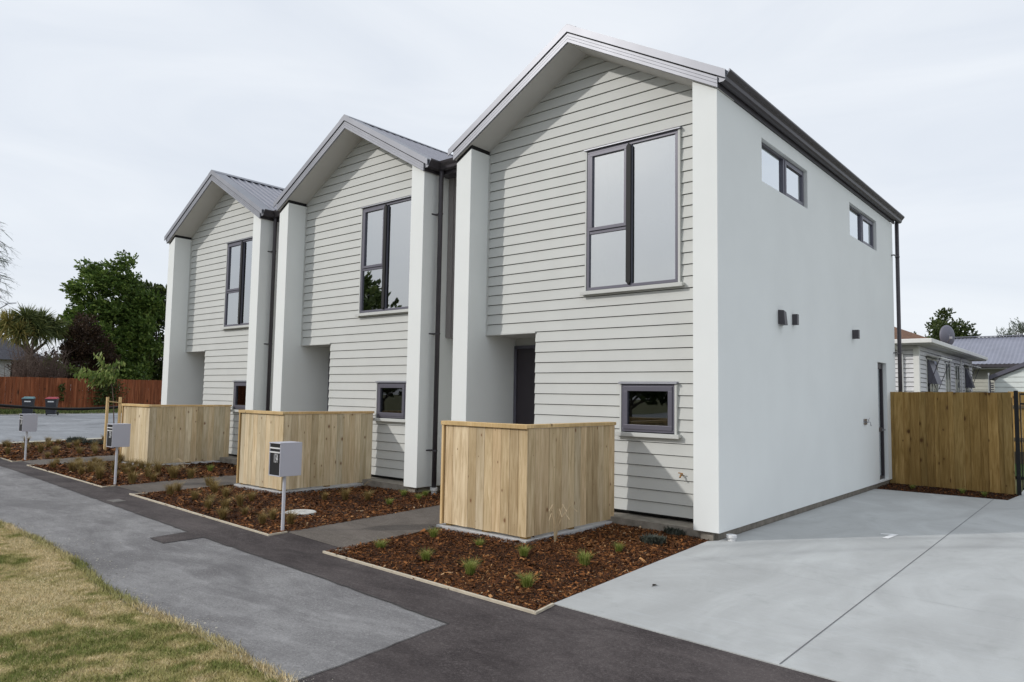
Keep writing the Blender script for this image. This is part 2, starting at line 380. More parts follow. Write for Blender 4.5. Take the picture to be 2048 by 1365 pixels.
DR = [(.11, -3.40), (2.41, -3.52), (12, -3.98), (12, 26), (1.55, 26), (2.18, 8.05), (2.10, 7.10), (-.02, 7.06), (-.03, .05), (-.11, -.08)]
g = MB(); n = len(DR)
g.add([(x, y, -.09) for x, y in DR]+[(x, y, -.14) for x, y in DR], [tuple(range(n))]+[(i, (i+1) % n, n+(i+1) % n, n+i) for i in range(n)])
drive = tag(g.build('driveway', conc, recalc=True), kind='structure')
g = MB(); seam([(1.985, -3.49), (1.90, 7.08)], .007, -.0865); g.build('control_joint', plain('joint_dark', (.14, .14, .145), .9), drive)
g = MB(); seam([(.05, -.98), (1.16, -1.08), (3.06, -1.21), (12, -1.85)], .003, -.0865); g.build('trowel_line', plain('trowel_grey', (.28, .29, .30), .9), drive)
g = MB(); z = -.0855
g.add([(1.375, 1.66, z), (1.445, 1.66, z), (1.475, 2.05, z), (1.405, 2.05, z)], [(0, 1, 2, 3)])
g.add([(1.405, 2.05, z), (1.40, 1.96, z), (1.30, 1.90, z), (1.29, 1.97, z)], [(0, 1, 2, 3)])
g.build('parking_number', whitep, drive)
# entrance paths
paths = [[(-4.05, -3.21), (-2.76, -3.31), (-3.02, -1.56), (-3.05, .5), (-4.55, .5), (-4.50, -.2), (-4.32, -.25)],
         [(-9.76, -2.96), (-8.55, -3.0), (-8.62, -1.6), (-8.75, .6), (-10.2, .6), (-9.86, -2.33)],
         [(-15.75, -2.7), (-14.35, -2.82), (-14.5, -1.2), (-14.6, .9), (-16.1, .9), (-15.97, -.45)]]
g = MB()
for P in paths: g.poly(P, -.094)
tag(g.build('path', aggr), kind='structure')

# mulch beds
beds = [dict(poly=[(-2.79, -3.57), (.17, -3.71), (.11, -3.38), (-.11, -.08), (-.10, .52), (-3.1, .52), (-3.02, -1.5), (-2.80, -3.29)], n=95000, s=.78, who='nearest mulch bed beside the concrete driveway'),
        dict(poly=[(-8.53, -3.21), (-4.01, -3.48), (-4.03, -3.19), (-4.32, -.25), (-4.5, .6), (-5.3, 1.4), (-8.6, 1.4), (-8.62, -1.5), (-8.57, -2.95)], n=75000, s=.95, who='middle mulch bed with the round white cover'),
        dict(poly=[(-14.48, -2.93), (-9.72, -3.18), (-9.74, -2.94), (-9.9, -.5), (-10.2, 1.4), (-14.5, 1.4), (-14.40, -2.79)], n=26000, s=1.7, who='third mulch bed from the driveway'),
        dict(poly=[(-22.1, -2.50), (-15.53, -2.92), (-15.62, -2.70), (-15.97, -.45), (-16.2, 4.0), (-23.4, 4.0), (-22.15, -1.48)], n=26000, s=2.0, who='far mulch bed next to the side road')]
def bed_z(x, y): return -.128+.03*vnoise(x, y, 1.5, 3)
for b in beds:
    g = MB(); g.poly(b['poly'], -.125)
    root = g.build('mulch', soilm); tag(root, 'brown bark mulch covering the ' + b['who'].replace('mulch ', 'planting '), 'mulch', kind='stuff')
    x, y = sample(b['poly'], b['n']); n = len(x); s = b['s']
    L = rng.lognormal(math.log(.023), .5, n)*s; Wd = L*rng.uniform(.18, .5, n)
    a = rng.uniform(0, 2*np.pi, n); t = rng.normal(0, .28, n); roll = rng.normal(0, .5, n)
    d = np.stack([np.cos(a)*np.cos(t), np.sin(a)*np.cos(t), np.sin(t)], 1)
    w = unit(np.cross(np.array([0, 0, 1.]), d)); w = unit(w*np.cos(roll)[:, None]+np.array([0, 0, 1.])*np.sin(roll)[:, None])
    C = np.stack([x, y, bed_z(x, y)+rng.uniform(.0, .024, n)+.008], 1)
    V = np.stack([C-d*L[:, None]/2-w*Wd[:, None]/2, C+d*L[:, None]/2-w*Wd[:, None]*.35, C+d*L[:, None]/2+w*Wd[:, None]/2, C-d*L[:, None]/2+w*Wd[:, None]*.4], 1)
    rv = np.clip(rng.beta(1.6, 2.2, n)+.22*(vnoise(x, y, .9, 5)-.5), 0, 1)
    fast('bark_chips', V, chipm, root, rnd=rv)['kind'] = 'stuff'
# timber edging
def edging(pts, label):
    g = MB()
    for (a, b), (c, d) in zip(pts[:-1], pts[1:]):
        dx, dy = c-a, d-b; L = math.hypot(dx, dy); nx, ny = -dy/L*.011, dx/L*.011; ex, ey = dx/L*.011, dy/L*.011
        k = max(1, int(L/2.4+.5))
        for i in range(k):
            t0, t1 = i/k, (i+1)/k-.002/L
            A = (a+dx*t0-(ex if i == 0 else 0), b+dy*t0-(ey if i == 0 else 0)); B = (a+dx*t1, b+dy*t1)
            z1 = -.078+random.uniform(-.003, .003)
            g.hexa([(A[0]-nx, A[1]-ny, -.16), (B[0]-nx, B[1]-ny, -.16), (B[0]+nx, B[1]+ny, -.16), (A[0]+nx, A[1]+ny, -.16),
                    (A[0]-nx, A[1]-ny, z1), (B[0]-nx, B[1]-ny, z1), (B[0]+nx, B[1]+ny, z1), (A[0]+nx, A[1]+ny, z1)])
    tag(g.build('timber_edging', edgem, bev=.003), label, 'edging', 'timber edgings of the mulch beds')
edging([(-2.73, -3.31), (-2.79, -3.57), (.17, -3.71), (.125, -3.42)], 'pale timber edging round the mulch bed nearest the concrete driveway')
edging([(-8.45, -2.98), (-8.53, -3.21), (-4.01, -3.48), (-4.03, -3.22)], 'pale timber edging of the middle mulch bed with the round white cover')
edging([(-14.38, -2.80), (-14.48, -2.93), (-9.72, -3.18), (-9.75, -2.96)], 'pale timber edging of the third mulch bed from the driveway')
edging([(-22.1, -2.50), (-15.53, -2.92), (-15.60, -2.72)], 'pale timber edging of the far mulch bed by the side road')

# lawn verge, front left
LP = [(-22.5, -9.6), (.02, -9.6), (0.3, -6.4)] + [(x, y-.03) for x, y in GE[::-1]]
g = MB(); g.poly([(-22.5, -5.25)] + [(x, y-.05) for x, y in GE[1:]] + [(.3, -9.7), (-22.5, -9.7)], -.095)
M = NM('lawn_soil', .95, spec=.1); co = M.coord()
M.color(M.ramp(M.noise(co, 1.6, 6), [(.3, (.20, .20, .07)), (.5, (.34, .29, .13)), (.7, (.48, .39, .23))]))
lawn = tag(g.build('lawn', M.m), 'patchy dry and green lawn verge in front of the footpath', 'grass', kind='stuff')
def blades(P, n, h0, h1, seed, w=.0035):
    x, y = sample(P, n); n = len(x)
    f = .36*vnoise(x, y, 1.3, seed)+.30*vnoise(x*.7, y, 3.6, seed+1)+.34*vnoise(x, y, 11, seed+2)
    dry = np.clip((f-.29)*3.0 + np.clip((y+6.65)*.5, -.9, .14) - .22*np.clip((x+3.2)*.5, 0, 1), 0, 1)*.75+.25*rng.random(n)
    a = rng.uniform(0, 2*np.pi, n); h = rng.uniform(h0, h1, n)*(1.15-.45*dry)*(.7+.6*vnoise(x, y, 4, seed+5))
    lean = rng.uniform(.2, 1.3, n)*h; b = rng.uniform(0, 2*np.pi, n)
    B = np.stack([x, y, np.full(n, -.097)], 1); wv = np.stack([np.cos(a), np.sin(a), 0*a], 1)*(w*rng.uniform(.7, 1.6, n))[:, None]
    T = B+np.stack([np.cos(b)*lean, np.sin(b)*lean, h], 1)
    return np.stack([B-wv, B+wv, T], 1), rng.random(n), dry
NEAR = [(-8.2, -5.34), (-7.06, -5.40), (-5.6, -5.43), (-4.27, -5.50), (-3.6, -5.6), (-3.06, -5.69), (-2.02, -5.75), (-1.5, -5.71), (-.61, -5.75), (0.0, -5.80), (.1, -6.5), (-3.0, -8.0), (-8.2, -7.6)]
V, r1, r2_ = blades(NEAR, 400000, .008, .027, 11, .0021)
fast('grass_blades', V, lawn_bl, lawn, rnd=r1, rnd2=r2_)['kind'] = 'stuff'
# ragged edge tufts over the path edge
ex = rng.uniform(-8, 0.1, 9000); ey = np.interp(ex, [p[0] for p in GE], [p[1] for p in GE])-.02+rng.normal(0, .03, 9000)+.05*(vnoise(ex, ex, 4, 9)-.5)
h = rng.uniform(.015, .05, 9000); b = rng.uniform(0, 2*np.pi, 9000); B = np.stack([ex, ey, np.full(9000, -.1)], 1)
wv = np.stack([np.cos(b+1), np.sin(b+1), 0*b], 1)*.003; T = B+np.stack([np.cos(b)*h*.7, np.sin(b)*h*.7, h], 1)
fast('edge_blades', np.stack([B-wv, B+wv, T], 1), lawn_bl, lawn, rnd=rng.random(9000), rnd2=np.clip(.2+.8*vnoise(ex, ey, 2, 17), 0, 1))['kind'] = 'stuff'
# sandy grit strip along the lawn edge
def grit(n, seed, xa=-10, wk=.02):
    rr = np.random.default_rng(seed); x = rr.uniform(xa, .2, n); e = np.interp(x, [p[0] for p in GE], [p[1] for p in GE])
    w = wk+.17*vnoise(x, x*0, 1.3, seed)*vnoise(x, x*0, 4.0, seed+1); y = e-.03+rr.exponential(1, n)*w
    L = rr.lognormal(math.log(.0038), .45, n); C = np.stack([x, y, np.full(n, -.100)], 1); a = rr.uniform(0, 6.28, n)
    d1 = np.stack([np.cos(a), np.sin(a), 0*a], 1)*L[:, None]; d2 = np.stack([-np.sin(a), np.cos(a), 0*a], 1)*(L*rr.uniform(.4, 1, n))[:, None]; up_ = np.array([0, 0, 1.])*(L*.5)[:, None]
    return np.concatenate([np.stack([C-d1, C-d2, C+up_], 1), np.stack([C-d2, C+d1, C+up_], 1), np.stack([C+d1, C+d2, C+up_], 1), np.stack([C+d2, C-d1, C+up_], 1)]), np.tile(rr.random(n), 4)
M = NM('grit', .9, spec=.2); M.color(M.ramp(M.attr(), [(0, (.15, .14, .13)), (.35, (.27, .26, .23)), (.6, (.40, .38, .33)), (1, (.60, .57, .48))]))
V, q = grit(5000, 21); V2, q2 = grit(5000, 22, -2.6, .0); V = np.concatenate([V, V2]); q = np.r_[q, .55+.45*q2]; tag(fast('verge_grit', V, M.m, rnd=q), 'loose pale grit along the edge between lawn and footpath', 'grit', kind='stuff')
g = MB(); g.box(-.14, .14, -.09, .09, -.02, .0); g.box(-.12, .12, -.07, .07, .0, .003); o = g.build('service_cover', plain('cover_iron', (.14, .13, .12), .7, var=.2, scale=20), None, (-8.0, -3.62, -.094)); tag(o, 'small rectangular service cover set in the dark asphalt strip', 'cover')
g = MB(); g.add([(0, -.035, 0), (.022, 0, .012), (0, .04, .004), (-.02, 0, .010)], [(0, 1, 2, 3)]); g.tube([(0, -.035, 0), (.01, -.06, .004)], .0015, 5)
tag(g.build('fallen_leaf', leaf_brown if 'leaf_brown' in globals() else soilm, None, (.44, -2.33, -.087)), 'single fallen brown leaf lying on the pale concrete driveway', 'leaf')

# side road, kerbs and far verge  (direction (-.25,1))
def band(x0, x1, y0, y1, z): return [(x0-.25*y0, y0, z), (x1-.25*y0, y0, z), (x1-.25*y1, y1, z), (x0-.25*y1, y1, z)]
g = MB(); g.quad(*band(-46.7, -22.4, -120, 160, -.115)); g.poly([(-120, -10.6), (140, -10.6), (140, -19), (-120, -19)], -.111)
road = tag(g.build('road', roadm), kind='structure')
g = MB(); g.quad(*band(-44.2, -44.05, -40, 60, -.107)); g.quad(*band(-34.6, -34.5, -60, -22, -.107)); g.build('road_marking', whitep, road)
g = MB()
for i in range(9):
    cx, cyy = random.uniform(-42, -26), random.uniform(0, 9); L = random.uniform(.6, 1.8)
    g.quad((cx, cyy, -.108), (cx+.1, cyy-.1, -.108), (cx+.15-.2*L, cyy+L, -.108), (cx-.2*L, cyy+L, -.108))
g.build('tar_patch', plain('tar', (.09, .09, .10), .8), road)
g = MB()
for (a, b, y0, y1) in ((-22.4, -21.95, -60, 60), (-46.95, -46.7, -60, 90)):
    p = band(a, b, y0, y1, 0); g.hexa([(x, y, -.2) for x, y, _ in p]+[(x, y, -.07) for x, y, _ in p])
tag(g.build('kerb', plain('kerb_concrete', (.42, .40, .33), .9, var=.15, scale=3)), kind='structure')
g = MB(); g.quad(*band(-54.3, -46.95, -60, 90, -.075)); M = NM('verge_grass', .95, spec=.1)
M.color(M.ramp(M.noise(M.coord(), .9, 5), [(.3, (.05, .075, .02)), (.6, (.10, .115, .035)), (.8, (.17, .15, .07))]))
farv = tag(g.build('grass_verge', M.m), 'green grass verge between the far kerb and the red brown fence', 'grass', kind='stuff')
x, y = sample([(-54.2, 0), (-46.9, 0), (-52, 24), (-59.5, 24)], 16000); x = x
n = len(x); b = rng.uniform(0, 6.28, n); h = rng.uniform(.08, .28, n); B = np.stack([x, y, np.full(n, -.08)], 1); wv = np.stack([np.cos(b), np.sin(b), 0*b], 1)*.03
fast('verge_blades', np.stack([B-wv, B+wv, B+np.stack([np.cos(b*3)*h*.4, np.sin(b*3)*h*.4, h], 1)], 1), grassmat('verge_blades', [(0, (.06, .10, .025)), (1, (.16, .17, .06))]), farv, rnd=rng.random(n), rnd2=rng.random(n))['kind'] = 'stuff'

# ================================================================== TOWNHOUSES
Wd, T, D, d = 4.510, .326, 8.81, .4615
S, RZ, CX = .5645, 6.963, -4.510/2
SOF = 6.72
wl, wr, wt, wb = -2.2085, -.7446, 5.200, 3.130
sl, srr, st, sb = -1.6012, -.7962, 1.7737, 1.1283
ZO, XD = 2.576, -Wd+T+1.02
def topz(off, x): return off-S*abs(x-CX)
def side_wall(xo, xi, off, holes):
    """wall between x=xo (outer) and xi, along y; holes: (y0,y1,z0,z1)"""
    g = MB(); zo, zi = topz(off, xo), topz(off, xi)
    ys = sorted({0, D, *[h[0] for h in holes], *[h[1] for h in holes]}); zs = sorted({0, *[h[2] for h in holes], *[h[3] for h in holes]})+[None]
    hole = lambda y, z: any(h[0] <= y < h[1] and h[2] <= z < h[3] for h in holes)
    for x, zt in ((xo, zo), (xi, zi)):
        for a, b in zip(ys[:-1], ys[1:]):
            for c, e in zip(zs[:-1], zs[1:]):
                e2 = zt if e is None else e
                if not hole((a+b)/2, (c+min(e2, 99))/2): g.quad((x, a, c), (x, b, c), (x, b, e2), (x, a, e2), .5)
    g.quad((xo, 0, 0), (xi, 0, 0), (xi, 0, zi), (xo, 0, zo), .5); g.quad((xo, D, 0), (xi, D, 0), (xi, D, zi), (xo, D, zo), .5)
    g.quad((xo, 0, zo), (xi, 0, zi), (xi, D, zi), (xo, D, zo), .5); g.quad((xo, 0, 0), (xi, 0, 0), (xi, D, 0), (xo, D, 0), .5)
    for y0, y1, z0, z1 in holes:
        g.quad((xo, y0, z0), (xi, y0, z0), (xi, y0, z1), (xo, y0, z1), .5); g.quad((xo, y1, z0), (xi, y1, z0), (xi, y1, z1), (xo, y1, z1), .5)
        g.quad((xo, y0, z0), (xi, y0, z0), (xi, y1, z0), (xo, y1, z0), .5); g.quad((xo, y0, z1), (xi, y0, z1), (xi, y1, z1), (xo, y1, z1), .5)
    # merge duplicate vertices so that bevel and normals work
    return g
def build_merged(g, name, mat, parent, bev=0):
    me = bpy.data.meshes.new(name); me.from_pydata(g.v, [], g.f); bm = bmesh.new(); bm.from_mesh(me)
    bmesh.ops.remove_doubles(bm, verts=bm.verts, dist=1e-5); bmesh.ops.recalc_face_normals(bm, faces=bm.faces); bm.to_mesh(me); bm.free()
    me.materials.append(mat); o = bpy.data.objects.new(name, me); finish(o, parent)
    if bev:
        b = o.modifiers.new('bevel', 'BEVEL'); b.width = bev; b.segments = 2; b.limit_method = 'ANGLE'; b.angle_limit = R(60)
    return o
def lap(mb, mapf, z0, pitch, n, ext, cuts=(), ob=.026, ot=.008, back=0., groove=0.):
    for k in range(n):
        zb = z0+k*pitch; zt = zb+pitch; rv = random.random()
        zt = zb+pitch-groove
        brk = sorted({zb, zt, *[z for c in cuts for z in (c[2], c[3]) if zb+1e-4 < z < zt-1e-4]})
        for a, b in zip(brk[:-1], brk[1:]):
            e = ext(a, b)
            if e is None: continue
            (la, ra), (lb, rb) = e
            segs = [(la, ra, lb, rb)]
            for c0, c1, cz0, cz1 in cuts:
                if (a+b)/2 > cz0 and (a+b)/2 < cz1:
                    new = []
                    for (p, q, s_, t_) in segs:
                        if min(q, t_) <= c0 or max(p, s_) >= c1: new.append((p, q, s_, t_)); continue
                        if min(p, s_) < c0: new.append((p, c0, s_, c0))
                        if max(q, t_) > c1: new.append((c1, q, c1, t_))
                    segs = new
            fa = ob+(ot-ob)*(a-zb)/pitch; fb = ob+(ot-ob)*(b-zb)/pitch
            for p, q, s_, t_ in segs:
                mb.hexa([mapf(p, fa, a), mapf(q, fa, a), mapf(q, back, a), mapf(p, back, a), mapf(s_, fb, b), mapf(t_, fb, b), mapf(t_, back, b), mapf(s_, back, b)], rv)
def window(root, x0, x1, z0, z1, yf, kind):
    """aluminium window in the front wall; yf = face plane of the frame"""
    g = MB(); fwid = .042
    def ring(a, b, c, e, w, ya, yb):
        g.box(a, b, ya, yb, c, c+w); g.box(a, b, ya, yb, e-w, e); g.box(a, a+w, ya, yb, c+w, e-w); g.box(b-w, b, ya, yb, c+w, e-w)
    ring(x0, x1, z0, z1, fwid, yf, yf+.10)
    panes = []
    if kind == 'upper':
        mxx = x0+.700; tz = z0+.845
        g.box(mxx-.02, mxx+.045, yf+.004, yf+.10, z0+fwid, z1-fwid)
        g.box(x0+fwid, mxx-.02, yf+.006, yf+.10, tz-.022, tz+.022)
        panes = [(x0+fwid, mxx-.02, z0+fwid, tz-.022, .02), (mxx+.045, x1-fwid, z0+fwid, z1-fwid, .02)]
        sash = (x0+fwid+.002, mxx-.022, tz+.024, z1-fwid-.002)
    else: sash = (x0+fwid-.01, x1-fwid+.01, z0+fwid-.01, z1-fwid+.01)
    w = g.build('window', joinery, root, bev=.003)
    g = MB(); sw = .048 if kind == 'upper' else .062; ring(*sash, sw, yf-.012, yf+.05); g.build('sash', joinery, w, bev=.003)
    panes.append((sash[0]+sw, sash[1]-sw, sash[2]+sw, sash[3]-sw, .015))
    for a, b, c, e, dy in panes:
        g = MB(); g.box(a-.004, b+.004, yf+dy+.006, yf+dy+.012, c-.004, e+.004); g.build('pane', glass if kind == 'upper' else glass_low, w)
    if kind == 'upper':
        g = MB(); xm = x0+.712     # dark vertical joiner with pointed ends
        g.prism([(xm-.037, z0+.07), (xm, z0+.025), (xm+.037, z0+.07), (xm+.037, z1-.07), (xm, z1-.025), (xm-.037, z1-.07)], lambda p, t: (p[0], t, p[1]), yf-.028, yf+.002)
        g.build('joiner', black, w)
    g = MB(); g.box(x0-.085, x1+.085, yf-.055, yf+.04, z0-.052, z0-.012); g.box(x0-.085, x1+.085, yf-.055, yf-.035, z0-.066, z0-.048)
    g.build('sill', board, w, bev=.004)
    for a, b in ((x0-.028, x0-.004), (x1+.004, x1+.034)):
        g = MB(); g.box(a, b, yf-.010, yf+.06, z0-.012, z1); g.build('side_trim', board, w)
    g = MB(); g.hexa([(x0-.045, yf-.035, z1+.006), (x1+.045, yf-.035, z1+.006), (x1+.045, yf+.05, z1+.006), (x0-.045, yf+.05, z1+.006),
                      (x0-.045, yf-.033, z1+.022), (x1+.045, yf-.033, z1+.022), (x1+.045, yf+.05, z1+.045), (x0-.045, yf+.05, z1+.045)])
    g.build('head_flashing', steelc, w)
    g = MB(); c = .05     # painted reveal lining behind the glass
    for a, b, cc, e in ((x0+.01, x0+.03, z0+.02, z1-.02), (x1-.03, x1-.01, z0+.02, z1-.02)): g.box(a, b, yf+.11, yf+.22, cc, e)
    g.box(x0+.01, x1-.01, yf+.11, yf+.22, z0+.0, z0+.02); g.box(x0+.01, x1-.01, yf+.11, yf+.22, z1-.02, z1)
    g.build('reveal_lining', lining, w)
    if kind == 'upper':
        for a, b in ((x0+.03, x0+.20), (x1-.24, x1-.03)):
            g = MB(); N = 16
            for i in range(N): g.quad((a+(b-a)*i/N, yf+.24+.02*(i % 2), z0+.02), (a+(b-a)*(i+1)/N, yf+.24+.02*((i+1) % 2), z0+.02), (a+(b-a)*(i+1)/N, yf+.24+.02*((i+1) % 2), z1-.02), (a+(b-a)*i/N, yf+.24+.02*(i % 2), z1-.02))
            g.build('curtain', curtm, w, recalc=False)
    return w
def slope_bar(g, y0, y1, zt, zb, L0, L1, side, r=.5):
    """bar following the roof slope: side +1 right, -1 left"""
    a, b = CX+side*L0, CX+side*L1
    za, zb_ = RZ-S*L0, RZ-S*L1
    g.hexa([(a, y0, za+zb), (b, y0, zb_+zb), (b, y1, zb_+zb), (a, y1, za+zb), (a, y0, za+zt), (b, y0, zb_+zt), (b, y1, zb_+zt), (a, y1, za+zt)], r)
def townhouse(loc, label, first, last):
    root = empty('townhouse', loc, label, 'townhouse', 'row of three gabled townhouses')
    holes = [(1.4447, 3.3392, 4.6098, 5.2212), (5.6308, 7.4985, 4.6098, 5.2212), (7.37, 8.06, .03, 2.37)] if first else []
    build_merged(side_wall(0, -T, 6.70, holes), 'plaster_wall', white, root, bev=.006)
    build_merged(side_wall(-Wd, -Wd+T, 6.645, []), 'plaster_wall', white, root, bev=.006)
    # facade sheathing, black so the board gaps read as shade under each lip
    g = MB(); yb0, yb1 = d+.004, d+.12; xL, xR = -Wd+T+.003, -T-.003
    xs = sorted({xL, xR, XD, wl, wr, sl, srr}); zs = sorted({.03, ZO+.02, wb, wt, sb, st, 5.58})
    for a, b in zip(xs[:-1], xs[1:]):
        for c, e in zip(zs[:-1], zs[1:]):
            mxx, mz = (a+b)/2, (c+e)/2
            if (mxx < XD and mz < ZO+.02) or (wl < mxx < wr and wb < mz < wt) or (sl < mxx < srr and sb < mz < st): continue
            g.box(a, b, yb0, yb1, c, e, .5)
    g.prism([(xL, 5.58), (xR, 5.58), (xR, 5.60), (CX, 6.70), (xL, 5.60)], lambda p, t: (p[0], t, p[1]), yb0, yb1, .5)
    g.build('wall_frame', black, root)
    g = MB()
    def ext(a, b):
        lo = XD if b < ZO+.01 else -Wd+T+.002
        def e(z):
            hw = (SOF+.06-z)/S
            return (max(lo, CX-hw), min(-T-.002, CX+hw))
        A, B = e(a), e(b)
        if A[1]-A[0] < .02: return None
        if B[1]-B[0] < 0: B = (CX, CX+.001)
        return A, B
    cuts = [(wl-.03, wr+.036, wb-.055, wt+.012), (sl-.03, srr+.036, sb-.055, st+.012)]
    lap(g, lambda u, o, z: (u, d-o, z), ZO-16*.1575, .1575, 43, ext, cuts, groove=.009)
    g.box(-Wd+T+.002, XD, d-.034, d+.12, ZO-.022, ZO+.004)     # drip board over the entrance
    g.box(-Wd+T+.002, -Wd+T+.02, d-.042, d, ZO-.02, 5.50)     # scriber beside the left fin
    g.build('weatherboards', board, root)
    window(root, wl, wr, wb, wt, d-.045, 'upper'); window(root, sl, srr, sb, st, d-.045, 'lower')
    # entrance recess
    g = MB(); g.box(-Wd+T, XD+.03, 1.19, 1.30, .0, ZO+.1); g.box(XD+.002, XD+.05, d+.121, 1.19, 0, ZO+.03); g.build('entry_wall', board, root)
    g = MB(); g.box(-Wd+T, XD+.05, d+.121, 1.19, ZO-.02, ZO+.06); g.build('entry_ceiling', soffm, root)
    g = MB(); g.box(-Wd+T, XD, d-.1, 1.19, -.13, -.01); g.build('door_step', padm, root)
    g = MB(); g.box(-Wd+T+.03, XD-.04, 1.16, 1.189, .0, 2.38); dr = g.build('door', doorm, root, bev=.004)
    g = MB(); g.box(-Wd+T+.01, -Wd+T+.06, 1.14, 1.16, 0, 2.40); g.box(XD-.07, XD-.02, 1.14, 1.16, 0, 2.40); g.box(-Wd+T+.01, XD-.02, 1.14, 1.16, 2.38, 2.43); g.build('door_frame', joinery, dr)
    g = MB(); g.box(XD-.16, XD-.13, 1.10, 1.16, .98, 1.06); g.box(XD-.26, XD-.13, 1.09, 1.11, 1.01, 1.03); g.build('handle', tapm, dr, bev=.004)
    # rear wall
    g = MB(); g.prism([(-Wd+T, 0), (-T, 0), (-T, 5.55), (CX, 6.65), (-Wd+T, 5.55)], lambda p, t: (p[0], t, p[1]), D-.16, D-.02); g.build('rear_wall', board, root)
    g = MB(); g.box(-Wd+T, -T, d+.2, D-.17, 2.72, 2.95); g.box(-Wd+T, -T, d+.2, D-.17, .02, .06); g.build('floor_slab', plain('inside_floor', (.12, .09, .06), .6), root)
    g = MB(); g.box(-Wd+.06, -.06, .12, D-.05, -.18, -.001); g.box(-.26, -.10, .06, .13, -.16, -.001); g.build('foundation', foundm, root)
    # roof
    g = MB()
    for sd_ in (1, -1): slope_bar(g, -.02, D+.08, -.035, -.235, 0, 2.285, sd_)
    roof = g.build('roof', dark, root)
    g = MB()
    for sd_ in (1, -1): slope_bar(g, -.028, d+.02, -.236, -.258, 0, 2.27, sd_)
    g.build('soffit', soffm, root)
    g = MB(); P, Y0 = .19, .215; prof = []
    yy = Y0
    while yy < D+.02:
        prof += [(yy, 0), (yy+.11, 0), (yy+.128, .030), (yy+.155, .030), (yy+.173, 0)]; yy += P
    prof.append((yy, 0))
    for sd_ in (1, -1):
        xa, xb = CX+sd_*.02, CX+sd_*2.42; za, zb_ = RZ-.034-S*.02, RZ-.034-S*2.42
        for (y0, h0), (y1, h1) in zip(prof[:-1], prof[1:]): g.quad((xa, y0, za+h0), (xb, y0, zb_+h0), (xb, y1, zb_+h1), (xa, y1, za+h1), .5)
    g.build('roof_sheet', roofm, roof, recalc=False)
    g = MB()
    for sd_ in (1, -1): slope_bar(g, -.076, D+.1, .012, .004, 0, .15, sd_)
    g.build('ridge_cap', steelc, roof)
    bm_ = steelc
    g = MB()
    for sd_ in (1, -1):
        slope_bar(g, -.076, .225, .003, -.004, .0, 2.395, sd_); slope_bar(g, -.076, -.062, -.004, -.105, .0, 2.395, sd_)
        slope_bar(g, -.048, -.029, -.10, -.252, 0, 2.285, sd_)
        for a, b in ((-.124, -.160), (-.165, -.204), (-.209, -.254)): slope_bar(g, -.0585, -.048, a, b, 0, 2.287, sd_)
    bb = g.build('barge_board', bm_, roof, recalc=True)
    g = MB()
    for sd_ in (1, -1): slope_bar(g, -.0495, -.0475, -.106, -.123, 0, 2.28, sd_)
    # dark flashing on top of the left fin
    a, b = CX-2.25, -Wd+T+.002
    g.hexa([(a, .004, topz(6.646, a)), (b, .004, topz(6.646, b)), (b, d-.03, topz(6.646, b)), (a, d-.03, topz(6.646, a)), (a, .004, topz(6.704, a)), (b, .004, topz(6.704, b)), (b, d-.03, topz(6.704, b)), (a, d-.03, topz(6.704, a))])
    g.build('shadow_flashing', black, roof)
    # fascia and gutter on the right eave (and on the outer left eave of the row)
    for side in ([1, -1] if last else [1]):
        X = (lambda x: x) if side == 1 else (lambda x: -Wd-x)
        ztop = topz(6.70, 0)
        g = MB(); g.box(min(X(.002), X(.028)), max(X(.002), X(.028)), -.028, D+.08, ztop+.006, 5.60)
        fa = g.build('fascia', dark, root)
        prof = [(.028, 5.60), (.028, 5.50), (.045, 5.482), (.10, 5.482), (.125, 5.50), (.135, 5.54), (.165, 5.575), (.185, 5.60), (.185, 5.622), (.172, 5.622), (.168, 5.600)]
        y0, y1 = (-.03 if first or side == -1 else -.02), (D+.32 if first else D+.1)
        g = MB(); g.prism(prof, lambda p, t: (X(p[0]), t, p[1]), y0, y1, .5); gu = g.build('gutter', dark, root)
        g = MB(); g.prism([(p[0]*1.01, p[1]) for p in prof], lambda p, t: (X(p[0]), t, p[1]), y0-.008, y0, .5); g.build('end_cap', bm_, gu)
        if side == -1:
            g = MB(); g.tube([(X(.09), .12, 5.49), (X(.09), .12, 5.36)], .035, 10); g.build('outlet', dark, gu)
    # downpipe
    py = .285 if not first else D+.17
    px = .125 if not first else .055; g = MB()
    zt_, zb_ = 5.49, -.02
    if first: g.tube([(px, py, zt_), (px, py, -.05)], .041, 14)
    else: g.tube([(px+.01, py, zt_), (px+.01, py, 5.40), (px, py, 5.33), (px, py, zb_)], .041, 14)
    dp = g.build('downpipe', dark, root, smooth=True)
    for zz in (.62, 2.62, 4.72):
        g = MB(); g.tube([(px, py, zz-.012), (px, py, zz+.012)], .047, 14)
        if first: g.box(px-.01, px+.01, py-.30, py-.04, zz-.008, zz+.008); g.box(.0, px+.01, py-.30, py-.28, zz-.012, zz+.012)
        else: g.box(.0, px, py-.01, py+.01, zz-.012, zz+.012); g.box(0, .006, py-.09, py+.05, zz-.012, zz+.012)
        g.build('bracket', dark, dp)
    if not first:
        g = MB(); g.cyl(px, py, -.055, .0, .062, 18); g.cyl(px, py, -.13, -.055, .046, 18); g.build('drain_socket', pvc, dp)
        # grey link box bridging to the next house
        g = MB(); g.box(.0, .92, .60, D, 2.57, 5.44, .5)
        for i in range(6): g.box(.02+i*.15, .135+i*.15, .585, .601, 2.57, 5.44, random.random())
        g.build('link_wall', linkm, root)
        g = MB(); g.box(.03, .92, .34, D, 5.43, 5.50); g.build('link_roof', dark, root)
        g = MB(); g.prism([(.34, 5.60), (.34, 5.50), (.29, 5.482), (.245, 5.50), (.235, 5.54), (.19, 5.585), (.175, 5.622), (.19, 5.622)], lambda p, t: (t, p[0], p[1]), .14, .905); g.build('gutter', dark, root)
